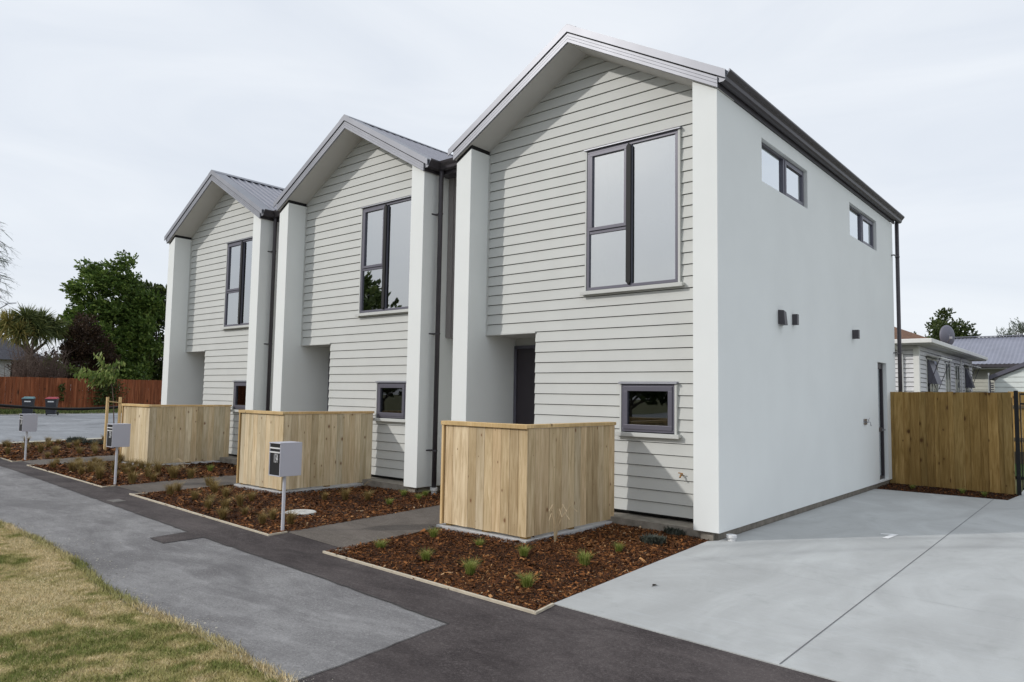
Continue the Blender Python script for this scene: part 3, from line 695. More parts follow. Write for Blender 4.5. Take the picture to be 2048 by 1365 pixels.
    if first:
        for (y0, y1, z0, z1) in holes[:2]:
            g = MB(); xf = -.06; mid = y0+(y1-y0)*.535; w = .035
            g.box(xf-.06, xf, y0+.002, y1-.002, z0+.002, z0+w); g.box(xf-.06, xf, y0+.002, y1-.002, z1-w, z1-.002); g.box(xf-.06, xf, y0+.002, y0+w, z0+w, z1-w)
            g.box(xf-.06, xf, y1-w, y1-.002, z0+w, z1-w); g.box(xf-.06, xf+.003, mid-.03, mid+.03, z0+w, z1-w); wn = g.build('window', joinery, root, bev=.002)
            g = MB(); a, b, c, e, s_ = mid+.03, y1-w, z0+w, z1-w, .055
            g.box(xf-.03, xf+.012, a, b, c, c+s_); g.box(xf-.03, xf+.012, a, b, e-s_, e); g.box(xf-.03, xf+.012, a, a+s_, c+s_, e-s_); g.box(xf-.03, xf+.012, b-s_, b, c+s_, e-s_); g.build('sash', joinery, wn, bev=.003)
            g = MB(); g.box(xf-.035, xf-.03, y0+w-.003, mid-.027, z0+w-.003, z1-w+.003); g.build('pane', glass_side, wn)
            g = MB(); g.box(xf-.02, xf-.015, a+s_-.003, b-s_+.003, c+s_-.003, e-s_+.003); g.build('pane', glass_side, wn)
            g = MB(); g.box(-T-.2, -T-.01, y0-.1, y1+.1, z0-.1, z1+.1); g.build('blind', lining, wn)
        # glazed side door
        y0, y1, z0, z1 = holes[2]; g = MB(); xf = -.07
        g.box(xf-.06, xf, y0, y0+.05, z0, z1); g.box(xf-.06, xf, y1-.05, y1, z0, z1); g.box(xf-.06, xf, y0+.05, y1-.05, z1-.12, z1); g.box(xf-.06, xf, y0+.05, y1-.05, z0, z0+.06); g.box(xf-.055, xf-.005, y0+.05, y1-.05, .98, 1.06)
        dd = g.build('door', doorm, root, bev=.003)
        g = MB(); g.box(xf-.04, xf-.03, y0+.05, y1-.05, z0+.06, z1-.12); g.build('pane', glass, dd)
        g = MB(); g.box(xf-.01, xf+.05, y1-.12, y1-.09, 1.0, 1.03); g.build('handle', tapm, dd)
    return root
HL = ['nearest white townhouse with the tall bare side wall, beside the concrete driveway', 'middle townhouse of the row, with a dark tree reflected in its upper window', 'farthest townhouse of the row, at the end by the side road']
HP = [(0, 0, 0), (-5.4145, .1193, .012), (-10.971, .2973, .029)]
H = [townhouse(HP[i], HL[i], i == 0, i == 2) for i in range(3)]

# things on the side wall
def hood(y0, y1, z0, z1, pr, label, slant=0):
    g = MB(); g.prism([(.001, z0), (pr, z0), (pr, z0+(z1-z0)*.55), (pr*(1-slant), z1), (.001, z1)], lambda p, t: (p[0], t, p[1]), y0, y1)
    tag(g.build('vent_cowl', dark, bev=.004), label, 'vent', 'vent cowls on the white side wall')
g = MB(); g.hexa([(.001, 1.99, 2.67), (.10, 1.99, 2.65), (.105, 2.09, 2.65), (.001, 2.20, 2.66), (.001, 1.99, 2.87), (.085, 1.99, 2.86), (.085, 2.09, 2.84), (.001, 2.20, 2.86)])
tag(g.build('vent_cowl', dark, bev=.004), 'larger splayed dark vent cowl on the white side wall, left of its smaller twin', 'vent', 'vent cowls on the white side wall')
hood(2.56, 2.64, 2.70, 2.86, .075, 'small dark vent cowl right beside the splayed cowl on the side wall')
hood(5.65, 5.73, 2.71, 2.87, .11, 'lone small dark vent cowl farther back on the side wall, below the second window')
r = empty('outdoor_tap', (0, 6.4, 1.15), 'small silver garden tap on the white side wall near the narrow glazed door', 'tap')
g = MB(); g.box(.001, .01, -.13, .10, .0, .11); g.build('plate', tapm, r)
g = MB(); g.tube([(.01, 0, .05), (.09, 0, .05), (.10, 0, -.02)], .011, 8); g.build('spout', tapm, r, smooth=True)
g = MB(); g.tube([(.06, -.04, .09), (.06, .05, .12)], .009, 8); g.tube([(.06, 0, .05), (.06, 0, .10)], .007, 8); g.build('handle', tapm, r)
r = empty('hose_tap', (-.69, d-.03, .60), 'little brass hose tap on the weatherboards beside the right white fin', 'tap')
g = MB(); g.tube([(0, 0, 0), (0, -.05, 0), (.0, -.075, -.03)], [.012, .012, .010], 8); g.build('spout', galv, r, smooth=True)
g = MB(); g.tube([(-.035, -.05, .028), (.025, -.04, .022)], .007, 8); g.tube([(0, -.045, .0), (0, -.045, .025)], .006, 8); g.build('handle', galv, r)
for (x, y, lb) in ((-1.46, .36, 'white drain cap in the mulch under the small window of the nearest house'), (-6.98, .45, 'white drain cap in the mulch behind the middle planter screen'), (-12.45, .62, 'white drain cap in the mulch behind the farthest planter screen'), (.085, .16, 'white drain cap at the corner of the driveway below the white wall')):
    g = MB(); g.cyl(x, y, -.13, -.055, .048, 20); g.cyl(x, y, -.055, -.02, .062, 24); tag(g.build('drain_cap', pvc, bev=.004), lb, 'drain cap', 'white drain caps')
g = MB(); g.tube([(-5.17, -2.28, -.13), (-5.17, -2.28, -.088), (-5.17, -2.28, -.082)], [.215, .215, .205], 36); g.tube([(-5.17, -2.28, -.082), (-5.17, -2.28, -.078)], [.06, .05], 12)
tag(g.build('manhole_cover', plain('cover_concrete', (.55, .55, .52), .85, var=.2, scale=18, bump=.4)), 'round pale concrete cover lying in the mulch beside the 1/34 letterbox', 'cover')

# ------------------------------------------------------------------ timber bin screens
wood_first = wood_new
def screen(dx, dy, label, seed):
    wood_new = wood_first if seed == 5 else wood_pale
    random.seed(seed)
    root = empty('bin_screen', (-1.585+dx, -1.67+dy, -.09), label, 'timber screen', 'timber bin screens in front of the houses')
    z0, z1 = .055, 1.30
    g = MB(); x = -1.345; w = .1345
    for i in range(10): g.box(x+i*w+.0018, x+(i+1)*w-.0018, random.uniform(-.0015, .0015), .02, z0+random.uniform(-.003, .003), z1)
    g.build('front_panel', wood_new, root, bev=.0015)
    g = MB(); n = 14; w = 1.86/n
    for i in range(n): g.box(-.0205, random.uniform(-.0015, .0015), .0205+i*w+.0018, .0205+(i+1)*w-.0018, z0+random.uniform(-.003, .003), z1)
    g.build('side_panel', wood_new, root, bev=.0015)
    g = MB(); g.box(-1.40, -1.365, -.022, .10, z0-.01, z1+.002); g.build('corner_board', wood_trim, root, bev=.003)
    g = MB(); g.box(-1.41, .015, -.025, .10, z1+.003, z1+.045); g.box(-.105, .015, .10, 1.90, z1+.003, z1+.045); g.box(-1.41, .015, -.03, -.024, z1-.005, z1+.045)
    g.build('cap_rail', wood_trim, root, bev=.003)
    for (x, y) in ((-1.34, .03), (-.115, .03), (-.115, 1.79), (-.72, .03), (-.115, .9)): g = MB(); g.box(x, x+.09, y, y+.09, .03, z1); g.build('post', wood_fence, root)
    for z in (.2, .72, 1.18):
        g = MB(); g.box(-1.25, -.115, .022, .065, z, z+.07); g.build('rail', wood_fence, root)
        g = MB(); g.box(-.066, -.024, .12, 1.79, z, z+.07); g.build('rail', wood_fence, root)
    g = MB(); g.box(-1.45, .03, -.035, 1.98, -.04, .028); g.build('concrete_pad', padm, root, bev=.006)
    return root
screen(0, 0, 'knotty pine bin screen nearest the driveway, in front of the nearest house', 5)
screen(-5.42, .23, 'pine bin screen behind the 1/34 letterbox, in front of the middle house', 6)
screen(-10.97, .43, 'farthest pine bin screen, behind the second letterbox', 7)

# ------------------------------------------------------------------ letterboxes
def text_mesh(body, size, sx):
    c = bpy.data.curves.new('txt', 'FONT'); c.body = body; c.size = size; c.extrude = .0015; c.align_x = 'CENTER'
    o = bpy.data.objects.new('txt', c); SC.collection.objects.link(o); bpy.context.view_layer.update()
    me = bpy.data.meshes.new_from_object(o.evaluated_get(bpy.context.evaluated_depsgraph_get()))
    bpy.data.objects.remove(o); me.transform(Matrix.Diagonal((sx, 1, 1, 1))); return me
def letterbox(x, y, num, label, rz=0.):
    r = empty('letterbox', (x, y, -.09), label, 'letterbox', 'letterboxes along the footpath', rz=rz)
    g = MB(); g.cyl(0, 0, -.05, .66, .021, 16); g.build('post', postw, r, smooth=False)
    W2, dp, z0, z1 = .245, .30, .66, 1.065
    y0 = -.12; x0 = -.165
    g = MB(); t = .012   # shell: sides, top, bottom, back
    g.box(x0, x0+t, y0, y0+dp, z0, z1-t); g.box(x0+W2-t, x0+W2, y0, y0+dp, z0, z1-t); g.box(x0, x0+W2, y0-.008, y0+dp, z1-t, z1); g.box(x0+t, x0+W2-t, y0, y0+dp, z0, z0+t); g.box(x0+t, x0+W2-t, y0+dp-t, y0+dp, z0+t, z1-t)
    g.build('case', mboxw, r, bev=.002)
    g = MB(); g.box(x0+t+.001, x0+W2-t-.001, y0+.008, y0+.02, z0+t+.001, z1-t-.001); f = g.build('front_plate', black, r)
    g = MB()
    for zz in (z1-.075, z1-.125): g.box(x0+t+.001, x0+W2-t-.001, y0-.004, y0+.008, zz, zz+.016)
    g.build('slot_trim', pvc, f)
    me = text_mesh(num, .155, .34); me.materials.append(pvc)
    o = bpy.data.objects.new('house_number', me); finish(o, f); o.rotation_euler = (R(90), 0, 0); o.location = (x0+W2*.56, y0+.006, z0+.165)
    return r
letterbox(-4.14, -3.214, '1/34', 'white letterbox on a thin post reading 1/34, in the middle mulch bed')
letterbox(-9.90, -2.909, '2/34', 'white letterbox before the farthest bin screen, in the third mulch bed')
letterbox(-15.753, -2.612, '3/34', 'farthest white letterbox, standing by the side road')

# ------------------------------------------------------------------ sedges and small plants
def tuft_mesh(kind, seed):
    rr = np.random.default_rng(seed)
    n, h, spread, w, mat, droop = {'g': (210, .135, .075, .0022, sedge_g, .6), 'b': (190, .20, .07, .0024, sedge_b, .6), 'd': (420, .085, .26, .010, sedge_d, .3)}[kind]
    a = rr.uniform(0, 6.28, n); rad = rr.uniform(0, spread*.5, n); H_ = h*rr.uniform(.55, 1.15, n); ln = rr.uniform(.15, .9, n)*droop*H_*1.7
    B = np.stack([np.cos(a)*rad, np.sin(a)*rad, 0*a], 1); b = a+rr.normal(0, .5, n); dv = np.stack([np.cos(b), np.sin(b), 0*b], 1)
    wv = np.stack([-np.sin(b), np.cos(b), 0*b], 1)*w
    M1 = B+dv*(ln*.35)[:, None]+np.stack([0*a, 0*a, H_*.65], 1); Tp = B+dv*ln[:, None]+np.stack([0*a, 0*a, H_*rr.uniform(.75, 1.05, n)], 1)
    V = np.concatenate([np.stack([B-wv, B+wv, M1+wv*.8, M1-wv*.8], 1), np.stack([M1-wv*.8, M1+wv*.8, Tp+wv*.1, Tp-wv*.1], 1)])
    o = fast('sedge', V, mat, rnd=np.r_[rr.random(n), np.clip(rr.random(n)*.8+.3, 0, 1)]); me = o.data; bpy.data.objects.remove(o); return me
TM = {k: [tuft_mesh(k, s) for s in range(31, 34)] for k in 'gbd'}
def tuft(kind, x, y, sc, label, group, name='sedge_tuft', cat='sedge'):
    o = bpy.data.objects.new(name, random.choice(TM[kind])); finish(o, None, (x, y, -.115)); o.rotation_euler = (0, 0, random.uniform(0, 6.28)); o.scale = (sc, sc, sc*random.uniform(.9, 1.1))
    tag(o, label, cat, group)
random.seed(3)
G1 = 'green sedges in the mulch bed by the driveway'
for x, y, s_, lb in [(-2.51, -3.04, .95, 'small green sedge nearest the left timber corner of the driveway mulch bed'), (-1.77, -3.06, 1., 'green sedge second along the front row of the driveway mulch bed'), (-1.05, -3.16, 1.1, 'green sedge third along the front row of the driveway mulch bed'),
                     (-.39, -3.13, 1.1, 'green sedge at the right end of the front row, nearest the concrete'), (-1.16, -2.23, 1., 'green sedge in front of the bin screen corner, left of the dry stalks'), (-.48, -2.1, 1.15, 'broad green sedge right of the dry stalks in the driveway bed'),
                     (-2.58, -2.18, .9, 'green sedge beside the path, close to the left end of the nearest bin screen'), (-1.85, -2.17, .85, 'green sedge below the front face of the nearest bin screen'), (-.57, -1.31, .8, 'green sedge farthest back in the driveway bed, right of the bin screen')]:
    tuft('g', x, y, s_, lb, G1)
tuft('d', -.56, -.56, 1.15, 'dark low plant in front, at the base of the right white fin', 'dark low plants by the white fin', 'ground_plant', 'plant')
tuft('d', -.63, .12, 1.1, 'dark low plant close against the weatherboards by the right white fin', 'dark low plants by the white fin', 'ground_plant', 'plant')
g = MB()
for i in range(16):
    a = random.uniform(0, 6.28); L = random.uniform(.28, .5); ln = random.uniform(.1, .35)
    g.tube([(0, 0, 0), (math.cos(a)*ln*.4*L, math.sin(a)*ln*.4*L, L*.6), (math.cos(a)*ln*1.1*L, math.sin(a)*ln*1.1*L, L)] + ([(math.cos(a)*(ln*1.1*L+.08), math.sin(a)*(ln*1.1*L+.08), L-.07)] if i % 2 else []), .0038, 5)
tag(g.build('dry_stalks', straw, None, (-1.33, -1.46, -.115)), 'tuft of dry tan stalks standing beside the nearest bin screen', 'dry plant')
for x, y, s_, lab in [(-11.8, -.75, .9, 'splayed dry stalks in the mulch before the farthest bin screen'), (-6.9, .2, .6, 'short dry stalks behind the middle bin screen by the white drain cap')]:
    g = MB()
    for i in range(10):
        a = random.uniform(0, 6.28); L = s_*random.uniform(.2, .4); g.tube([(0, 0, 0), (math.cos(a)*L*.5, math.sin(a)*L*.5, L*.6), (math.cos(a)*L, math.sin(a)*L, L*.75)], .003, 5)
    tag(g.build('dry_stalks', straw, None, (x, y, -.115)), lab, 'dry plant')
B2 = [(-7.85, -2.14), (-6.35, -2.53), (-5.5, -2.94), (-5.41, -3.30), (-8.05, -2.79), (-8.33, -2.54), (-5.71, -1.11), (-5.47, -.86), (-5.93, -1.34), (-8.75, -1.78), (-8.22, -1.98), (-4.73, -3.13), (-7.2, -2.3), (-6.9, -2.7), (-6.6, -2.2), (-7.3, -2.75), (-6.1, -2.9), (-4.45, -2.9), (-6.3, -3.05), (-4.95, -2.85)]
ORD = 'first second third fourth fifth sixth seventh eighth ninth tenth eleventh twelfth thirteenth fourteenth fifteenth sixteenth seventeenth eighteenth'.split()
def imx(x, y):
    v = Vector((x, y, -.1))-CAM; return v.dot(r2)/v.dot(fw)
def rows(pts, nrow):
    P = sorted(pts, key=lambda p: (Vector((p[0], p[1], 0))-CAM).dot(fw)); k = math.ceil(len(P)/nrow); out = []
    names = {1: ['only'], 2: ['nearer', 'farther'], 3: ['nearest', 'middle', 'farthest']}[nrow]
    for i in range(nrow):
        for j, p in enumerate(sorted(P[i*k:(i+1)*k], key=lambda p: imx(*p))): out.append((p, names[i], ORD[j]))
    return out
for (x, y), rw, od in rows(B2, 2): tuft('b', x, y, random.uniform(.75, 1.15), f'bronze sedge in middle bed by the round cover, {od} from left in {rw} row', 'bronze sedges in the middle mulch bed')
for (x, y), rw, od in rows([(-5.42, -.15), (-5.2, .12), (-5.0, -.2), (-4.9, -.9)], 1): tuft('g', x, y, .9, f'green sedge near the white downpipe socket, {od} from the left of four', 'green sedges near the middle downpipe')
P3 = [(-14.2, -2.45), (-9.95, -2.6)]
while len(P3) < 32:
    x, y = random.uniform(-14.2, -10), random.uniform(-2.85, -1.3)
    if all(math.hypot(x-a, y-b) > .3 for a, b in P3): P3.append((x, y))
for (x, y), rw, od in rows(P3, 3): tuft('b', x, y, random.uniform(.85, 1.4), f'bronze sedge in third bed by the second letterbox, {od} from left, {rw} row', 'bronze sedges in the third mulch bed')
for (x, y), rw, od in rows([(-11.0, -.6), (-10.5, -.2), (-10.3, .3)], 1): tuft('g', x, y, 1.1, f'bright green sedge beside the farthest bin screen, {od} from the left of three', 'green sedges by the farthest bin screen')
P4 = []
while len(P4) < 44:
    x, y = random.uniform(-21.6, -15.9), random.uniform(-2.55, 2.2)
    if all(math.hypot(x-a, y-b) > .36 for a, b in P4) and x < -15.9-.1*y: P4.append((x, y))
D4 = [p for p in P4 if p[1] > .2 and random.random() < .6]; B4 = [p for p in P4 if p not in D4]
for (x, y), rw, od in rows(D4, 1): tuft('d', x, y, random.uniform(1.2, 2.2), f'dark low plant at the back of the far roadside bed, {od} from the left', 'dark plants in the far bed', 'ground_plant', 'plant')
for (x, y), rw, od in rows(B4, 3): tuft('b', x, y, random.uniform(.9, 1.4), f'bronze sedge in the far roadside bed, {od} from left in {rw} row', 'bronze sedges in the far mulch bed')

# ------------------------------------------------------------------ right rear fence and gate
r = empty('paling_fence', (0, 0, 0), 'new treated pine paling fence behind the driveway, from house corner to gate', 'fence')
def fpt(t): return (-.05+2.15*t, 8.36-.24*t)
g = MB(); x = 0.; random.seed(12)
ws = []
while sum(ws) < 2.15: ws.append(random.choice([.10, .15, .15, .12, .145]))
acc = 0
for i, w in enumerate(ws):
    a, b = acc/2.15, min(1, (acc+w+(.02 if i % 2 else -.004))/2.15); acc += w
    (x0, y0), (x1, y1) = fpt(a), fpt(b); off = -.024 if i % 2 else 0.; zt = 1.795+random.uniform(-.006, .006)
    g.hexa([(x0, y0+off-.019, -.085), (x1, y1+off-.019, -.085), (x1, y1+off, -.085), (x0, y0+off, -.085), (x0, y0+off-.019, zt), (x1, y1+off-.019, zt), (x1, y1+off, zt), (x0, y0+off, zt)])
g.build('palings', wood_fence, r, bev=.002)
g = MB()
for z in (.2, .9, 1.6): g = MB(); g.hexa([(-.05, 8.365, z), (2.1, 8.13, z), (2.1, 8.17, z), (-.05, 8.41, z), (-.05, 8.365, z+.09), (2.1, 8.13, z+.09), (2.1, 8.17, z+.09), (-.05, 8.41, z+.09)]); g.build('rail', wood_fence, r)
for x, y in ((.0, 8.42), (2.0, 8.20)): g = MB(); g.box(x, x+.1, y, y+.1, -.1, 1.7); g.build('post', wood_fence, r)
g = MB(); g.poly([(-.02, 7.08), (2.10, 7.12), (2.17, 8.04), (2.10, 8.4), (-.06, 8.6)], -.10)
P = [(-.02, 7.08), (2.10, 7.12), (2.17, 8.04), (2.10, 8.3), (-.06, 8.4)]
o = tag(g.build('soil', soilm), 'dark bare soil strip with bark at the foot of the pine paling fence', 'soil', kind='stuff')
x, y = sample(P, 4000); C = np.stack([x, y, np.full(4000, -.092)+rng.uniform(0, .012, 4000)], 1)
fast('bark_chips', leaves(C, .045, .35, up=2.), chipm, o, rnd=rng.beta(1.3, 3.2, 4000))['kind'] = 'stuff'
for x, y in ((1.35, 7.6), (.5, 7.7), (1.7, 7.5)): tuft('g', x, y, .8, {1.35: 'small green weed at the paling fence foot, in the middle', .5: 'small green weed at the paling fence foot, nearest the house', 1.7: 'small green weed at the paling fence foot, nearest the gate'}[x], 'weeds at the rear fence', 'weed', 'weed')
r = empty('metal_gate', (2.14, 8.10, -.09), 'black steel pool style gate at the right edge beside the pine paling fence', 'gate')
for xx in (0, 1.45): g = MB(); g.box(xx, xx+.065, 0, .065, -.05, 1.92); g.build('post', black, r, bev=.004)
g = MB()
for z in (1.84, 1.66, .10): g.box(.085, 1.44, .015, .05, z, z+.035)
for i in range(12): xx = .085+i*.121; g.box(xx, xx+.016, .02, .045, .13, 1.85)
g.build('leaf', black, r)
# yard behind the gate
r = empty('yard_fence', (0, 0, 0), 'pine paling fence of the back yard seen through the black gate', 'fence')
g = MB()
for i in range(60):
    x0 = 1.2+i*.15; g.box(x0, x0+.146, 16.4, 16.42, .25, 1.92+random.uniform(-.01, .01))
g.build('palings', wood_fence, r)
g = MB(); g.box(1.2, 10.2, 16.36, 16.399, .55, .64); g.box(1.2, 10.2, 16.36, 16.399, 1.45, 1.54); g.box(1.2, 10.2, 16.40, 16.46, -.1, .25)
g.build('rails', plain('weathered_rail', (.10, .075, .045), .9), r)
g = MB(); g.poly([(1.0, 12.2), (9, 12.2), (9, 16.4), (1.0, 16.4)], -.084); M = NM('yard_lawn', .9, spec=.1); M.color(M.ramp(M.noise(M.coord(), 6, 4), [(.3, (.03, .06, .012)), (.7, (.07, .11, .03))]))
tag(g.build('lawn', M.m), 'small green back lawn seen through the black gate', 'grass', kind='stuff')

# ------------------------------------------------------------------ neighbouring weatherboard house
oldw = plain('old_white_boards', (.66, .66, .68), .7, var=.10, scale=6); tile = plain('brown_tiles', (.14, .075, .045), .85, var=.35, scale=14, bump=.6, bscale=20)
oldt = plain('white_trim', (.74, .74, .72), .6, var=.05); greyr = plain('grey_roof_steel', (.26, .27, .33), .5, .3, var=.08, scale=1.5); creamb = plain('cream_boards', (.52, .52, .46), .7, var=.05)
r = empty('weatherboard_house', (0, 0, 0), 'old white weatherboard bungalow with wide eaves and raised awning windows behind the pine fence', 'house')
X1, Y0_, Y1_ = -2.1, 21.9, 34.3; wins = [(23.3, 25.5), (27.1, 28.3), (29.4, 30.6), (31.9, 33.2)]
g = MB(); g.box(-12, X1-.02, Y0_+.02, Y1_, -.1, 3.62); g.build('wall', dark, r)  # dark backing paints the shadow lines seen through the board gaps
g = MB(); lap(g, lambda u, o, z: (X1-.02+o, u, z), -.05, .17, 22, lambda a, b: ((Y0_, Y1_), (Y0_, Y1_)), [(a, b, 1.0, 3.35) for a, b in wins], .045, .006, groove=.02)
lap(g, lambda u, o, z: (u, Y0_+.02-o, z), -.05, .17, 22, lambda a, b: ((-12, X1), (-12, X1)), [], .045, .006, groove=.02); g.build('weatherboards', oldw, r)
g = MB(); g.box(X1-.14, X1+.05, Y0_-.05, Y0_+.14, -.05, 3.6); g.build('corner_trim', oldt, r)
g = MB(); g.box(X1, X1+.05, 30.9, 31.12, -.05, 3.6); g.build('corner_trim', oldt, r)
g = MB(); g.tube([(-2.62, Y0_-.08, 0), (-2.62, Y0_-.08, 3.35), (-2.8, Y0_-.45, 3.72)], .05, 10); g.build('downpipe', oldt, r)
ex0, ex1, ey0, ey1 = -12.6, -1.57, 21.3, 35.0
g = MB(); g.box(ex0, ex1, ey0, ey1, 3.68, 3.74); g.build('eave_soffit', plain('eave', (.42, .42, .42), .8), r)
g = MB(); g.box(ex0, ex1+.06, ey0-.07, ey0, 3.72, 3.88); g.box(ex1, ex1+.07, ey0, ey1, 3.72, 3.88); g.build('gutter', oldt, r, bev=.02)
g = MB(); A = [(ex0, ey0, 3.86), (ex1, ey0, 3.86), (ex1, ey1, 3.86), (ex0, ey1, 3.86)]; rx = (ex0+ex1)/2; p0, p1 = (rx, 26.8, 6.2), (rx, 29.5, 6.2)
g.add(A+[p0, p1], [(0, 1, 4), (1, 2, 5, 4), (2, 3, 5), (3, 0, 4, 5), (0, 3, 2, 1)]); g.build('roof', tile, r)
for i, (a, b) in enumerate(wins):
    g = MB(); z0, z1 = 1.05, 3.30
    g.box(X1-.01, X1+.03, a, a+.06, z0, z1); g.box(X1-.01, X1+.03, b-.06, b, z0, z1); g.box(X1-.01, X1+.03, a, b, z0, z0+.06); g.box(X1-.01, X1+.03, a, b, z1-.06, z1); g.box(X1-.01, X1+.03, (a+b)/2-.03, (a+b)/2+.03, z0, z1)
    w = g.build('window', oldt, r); g = MB(); g.box(X1-.005, X1+.012, a+.06, b-.06, z0+.06, z1-.06); g.build('pane', glass_low, w)
    if i in (0, 3):
        g = MB(); c = (a+b)/2; g.hexa([(X1+.04, a+.1, 2.30), (X1+.36, a+.1, 2.28), (X1+.36, c, 2.28), (X1+.04, c, 2.30), (X1+.04, a+.1, 3.2), (X1+.08, a+.1, 3.2), (X1+.08, c, 3.2), (X1+.04, c, 3.2)]); g.build('open_sash', joinery, w)
        g = MB(); g.tube([(X1+.05, b-.1, 2.1), (X1+.5, b-.05, 3.35)], .015, 6); g.tube([(X1+.05, a+.1, 3.35), (X1+.5, a+.1, 3.35), (X1+.5, b, 3.35), (X1+.05, b, 3.35)], .015, 6)
        g.tube([(X1+.05, a+.1, 2.1), (X1+.5, a+.05, 3.35)], .015, 6); g.build('awning_frame', joinery, w)
        g = MB(); g.hexa([(X1+.02, a, 3.38), (X1+.52, a, 3.26), (X1+.52, b, 3.26), (X1+.02, b, 3.38), (X1+.02, a, 3.42), (X1+.52, a, 3.30), (X1+.52, b, 3.30), (X1+.02, b, 3.42)]); g.build('awning_slats', oldt, w)
# dish
dsh = empty('satellite_dish', (-2.5, 30.2, 4.15), 'grey satellite dish on the bungalow roof edge behind the pine fence', 'satellite dish')
vs = []; fs = []; n = 28
for j in range(7):
    rr_ = .48*j/6
    for k in range(n): t = 2*math.pi*k/n; vs.append((rr_*math.cos(t)*.95, -.16+.55*rr_*rr_, rr_*math.sin(t)*1.05))
for j in range(6):
    for k in range(n): fs.append((j*n+k, j*n+(k+1) % n, (j+1)*n+(k+1) % n, (j+1)*n+k))
g = MB(); g.add([(x*math.cos(1.0)-y*math.sin(1.0), x*math.sin(1.0)+y*math.cos(1.0), z+.50) for x, y, z in vs], fs); o = g.build('dish', plain('dish_grey', (.17, .17, .21), .5), dsh, smooth=True)
o.modifiers.new('solid', 'SOLIDIFY').thickness = .012
g = MB(); g.tube([(0, .1, -.2), (0, .1, .45), (0, -.05, .5)], .025, 8); g.tube([(0, -.1, .15), (.25, -.5, .35)], .015, 8); g.box(.2, .3, -.56, -.46, .32, .42); g.build('mount', tapm, dsh)
g = MB(); g.cyl(-3.0, 32.5, 4.2, 5.15, .07, 12); g.cyl(-3.0, 32.5, 5.15, 5.25, .10, 12); tag(g.build('flue_pipe', dark), 'dark flue pipe sticking out of the bungalow roof right of the dish', 'flue')
# grey roofed house
r = empty('grey_roof_house', (0, 0, 0), 'cream weatherboard house with a long grey corrugated roof, behind the bungalow', 'house')
g = MB(); g.box(-5, 9, 37.3, 46, -.1, 3.55); g.build('wall', creamb, r)
g = MB(); lap(g, lambda u, o, z: (u, 37.3-o, z), 0, .19, 17, lambda a, b: ((-5, 9), (-5, 9)), [], .03, .006); g.build('weatherboards', creamb, r)
g = MB(); N = 70
def gx(i, N=70): return -4.0+(13.6)*i/N
prev = None
for i in range(N*2+1):
    xx = -4.0+13.6*i/(N*2); dz = .035*(i % 2); cur = (xx, dz)
    if prev: g.quad((prev[0], 36.6, 3.60+prev[1]), (cur[0], 36.6, 3.60+cur[1]), (cur[0]+.02, 41, 5.33+cur[1]), (prev[0]+.02, 41, 5.33+prev[1]), .5); g.quad((prev[0], 45.6, 3.6+prev[1]), (cur[0], 45.6, 3.6+cur[1]), (cur[0], 41, 5.33+cur[1]), (prev[0], 41, 5.33+prev[1]), .5)
    prev = cur
rf = g.build('roof', greyr, r, recalc=False)
g = MB(); g.box(-4.0, 9.6, 40.85, 41.15, 5.38, 5.41); g.build('ridge_cap', greyr, rf)
g = MB(); g.box(-4.0, 9.6, 36.45, 36.6, 3.44, 3.60); g.build('gutter', dark, r)
g = MB(); g.box(-4.0, 9.6, 36.6, 37.3, 3.36, 3.43); g.build('eave_soffit', oldt, r)
# garage
r = empty('garage', (0, 0, 0), 'small pale gabled garage with a dark barge, right edge behind the pine fence', 'garage')
g = MB(); g.prism([(-.45, -.1), (3.6, -.1), (3.6, 2.62), (1.58, 3.55), (-.45, 2.62)], lambda p, t: (p[0], t, p[1]), 28.03, 33); g.build('wall', linkm, r)
g = MB()
def gext(a, b):
    e = lambda z: (-.45, 3.6) if z <= 2.6 else (max(-.45, 1.58-(3.52-z)/.46), min(3.6, 1.58+(3.52-z)/.46))
    A, B = e(a), e(b); return None if A[1]-A[0] < .05 or B[1] < B[0] else (A, B)
lap(g, lambda u, o, z: (u, 28.03-o, z), -.05, .21, 17, gext, [], .03, .006, groove=.014); g.build('cladding', plain('pale_garage', (.64, .68, .66), .6), r)
g = MB()
for sg in (1, -1):
    a, b = 1.58, 1.58+sg*2.2; g.hexa([(a, 27.85, 3.55), (b, 27.85, 2.56), (b, 33.1, 2.56), (a, 33.1, 3.55), (a, 27.85, 3.72), (b, 27.85, 2.73), (b, 33.1, 2.73), (a, 33.1, 3.72)])
g.build('roof', joinery, r)
g = MB(); g.box(-.62, -.58, 27.9, 28.0, .5, 2.6)
for i in range(22): g.box(-.57, -.47, 27.93, 27.97, .5+i*.09, .55+i*.09)
g.build('louvre', joinery, r)
g = MB(); g.box(-.66, -.62, 27.88, 28.02, 0, 2.85); g.build('corner_post', oldt, r)

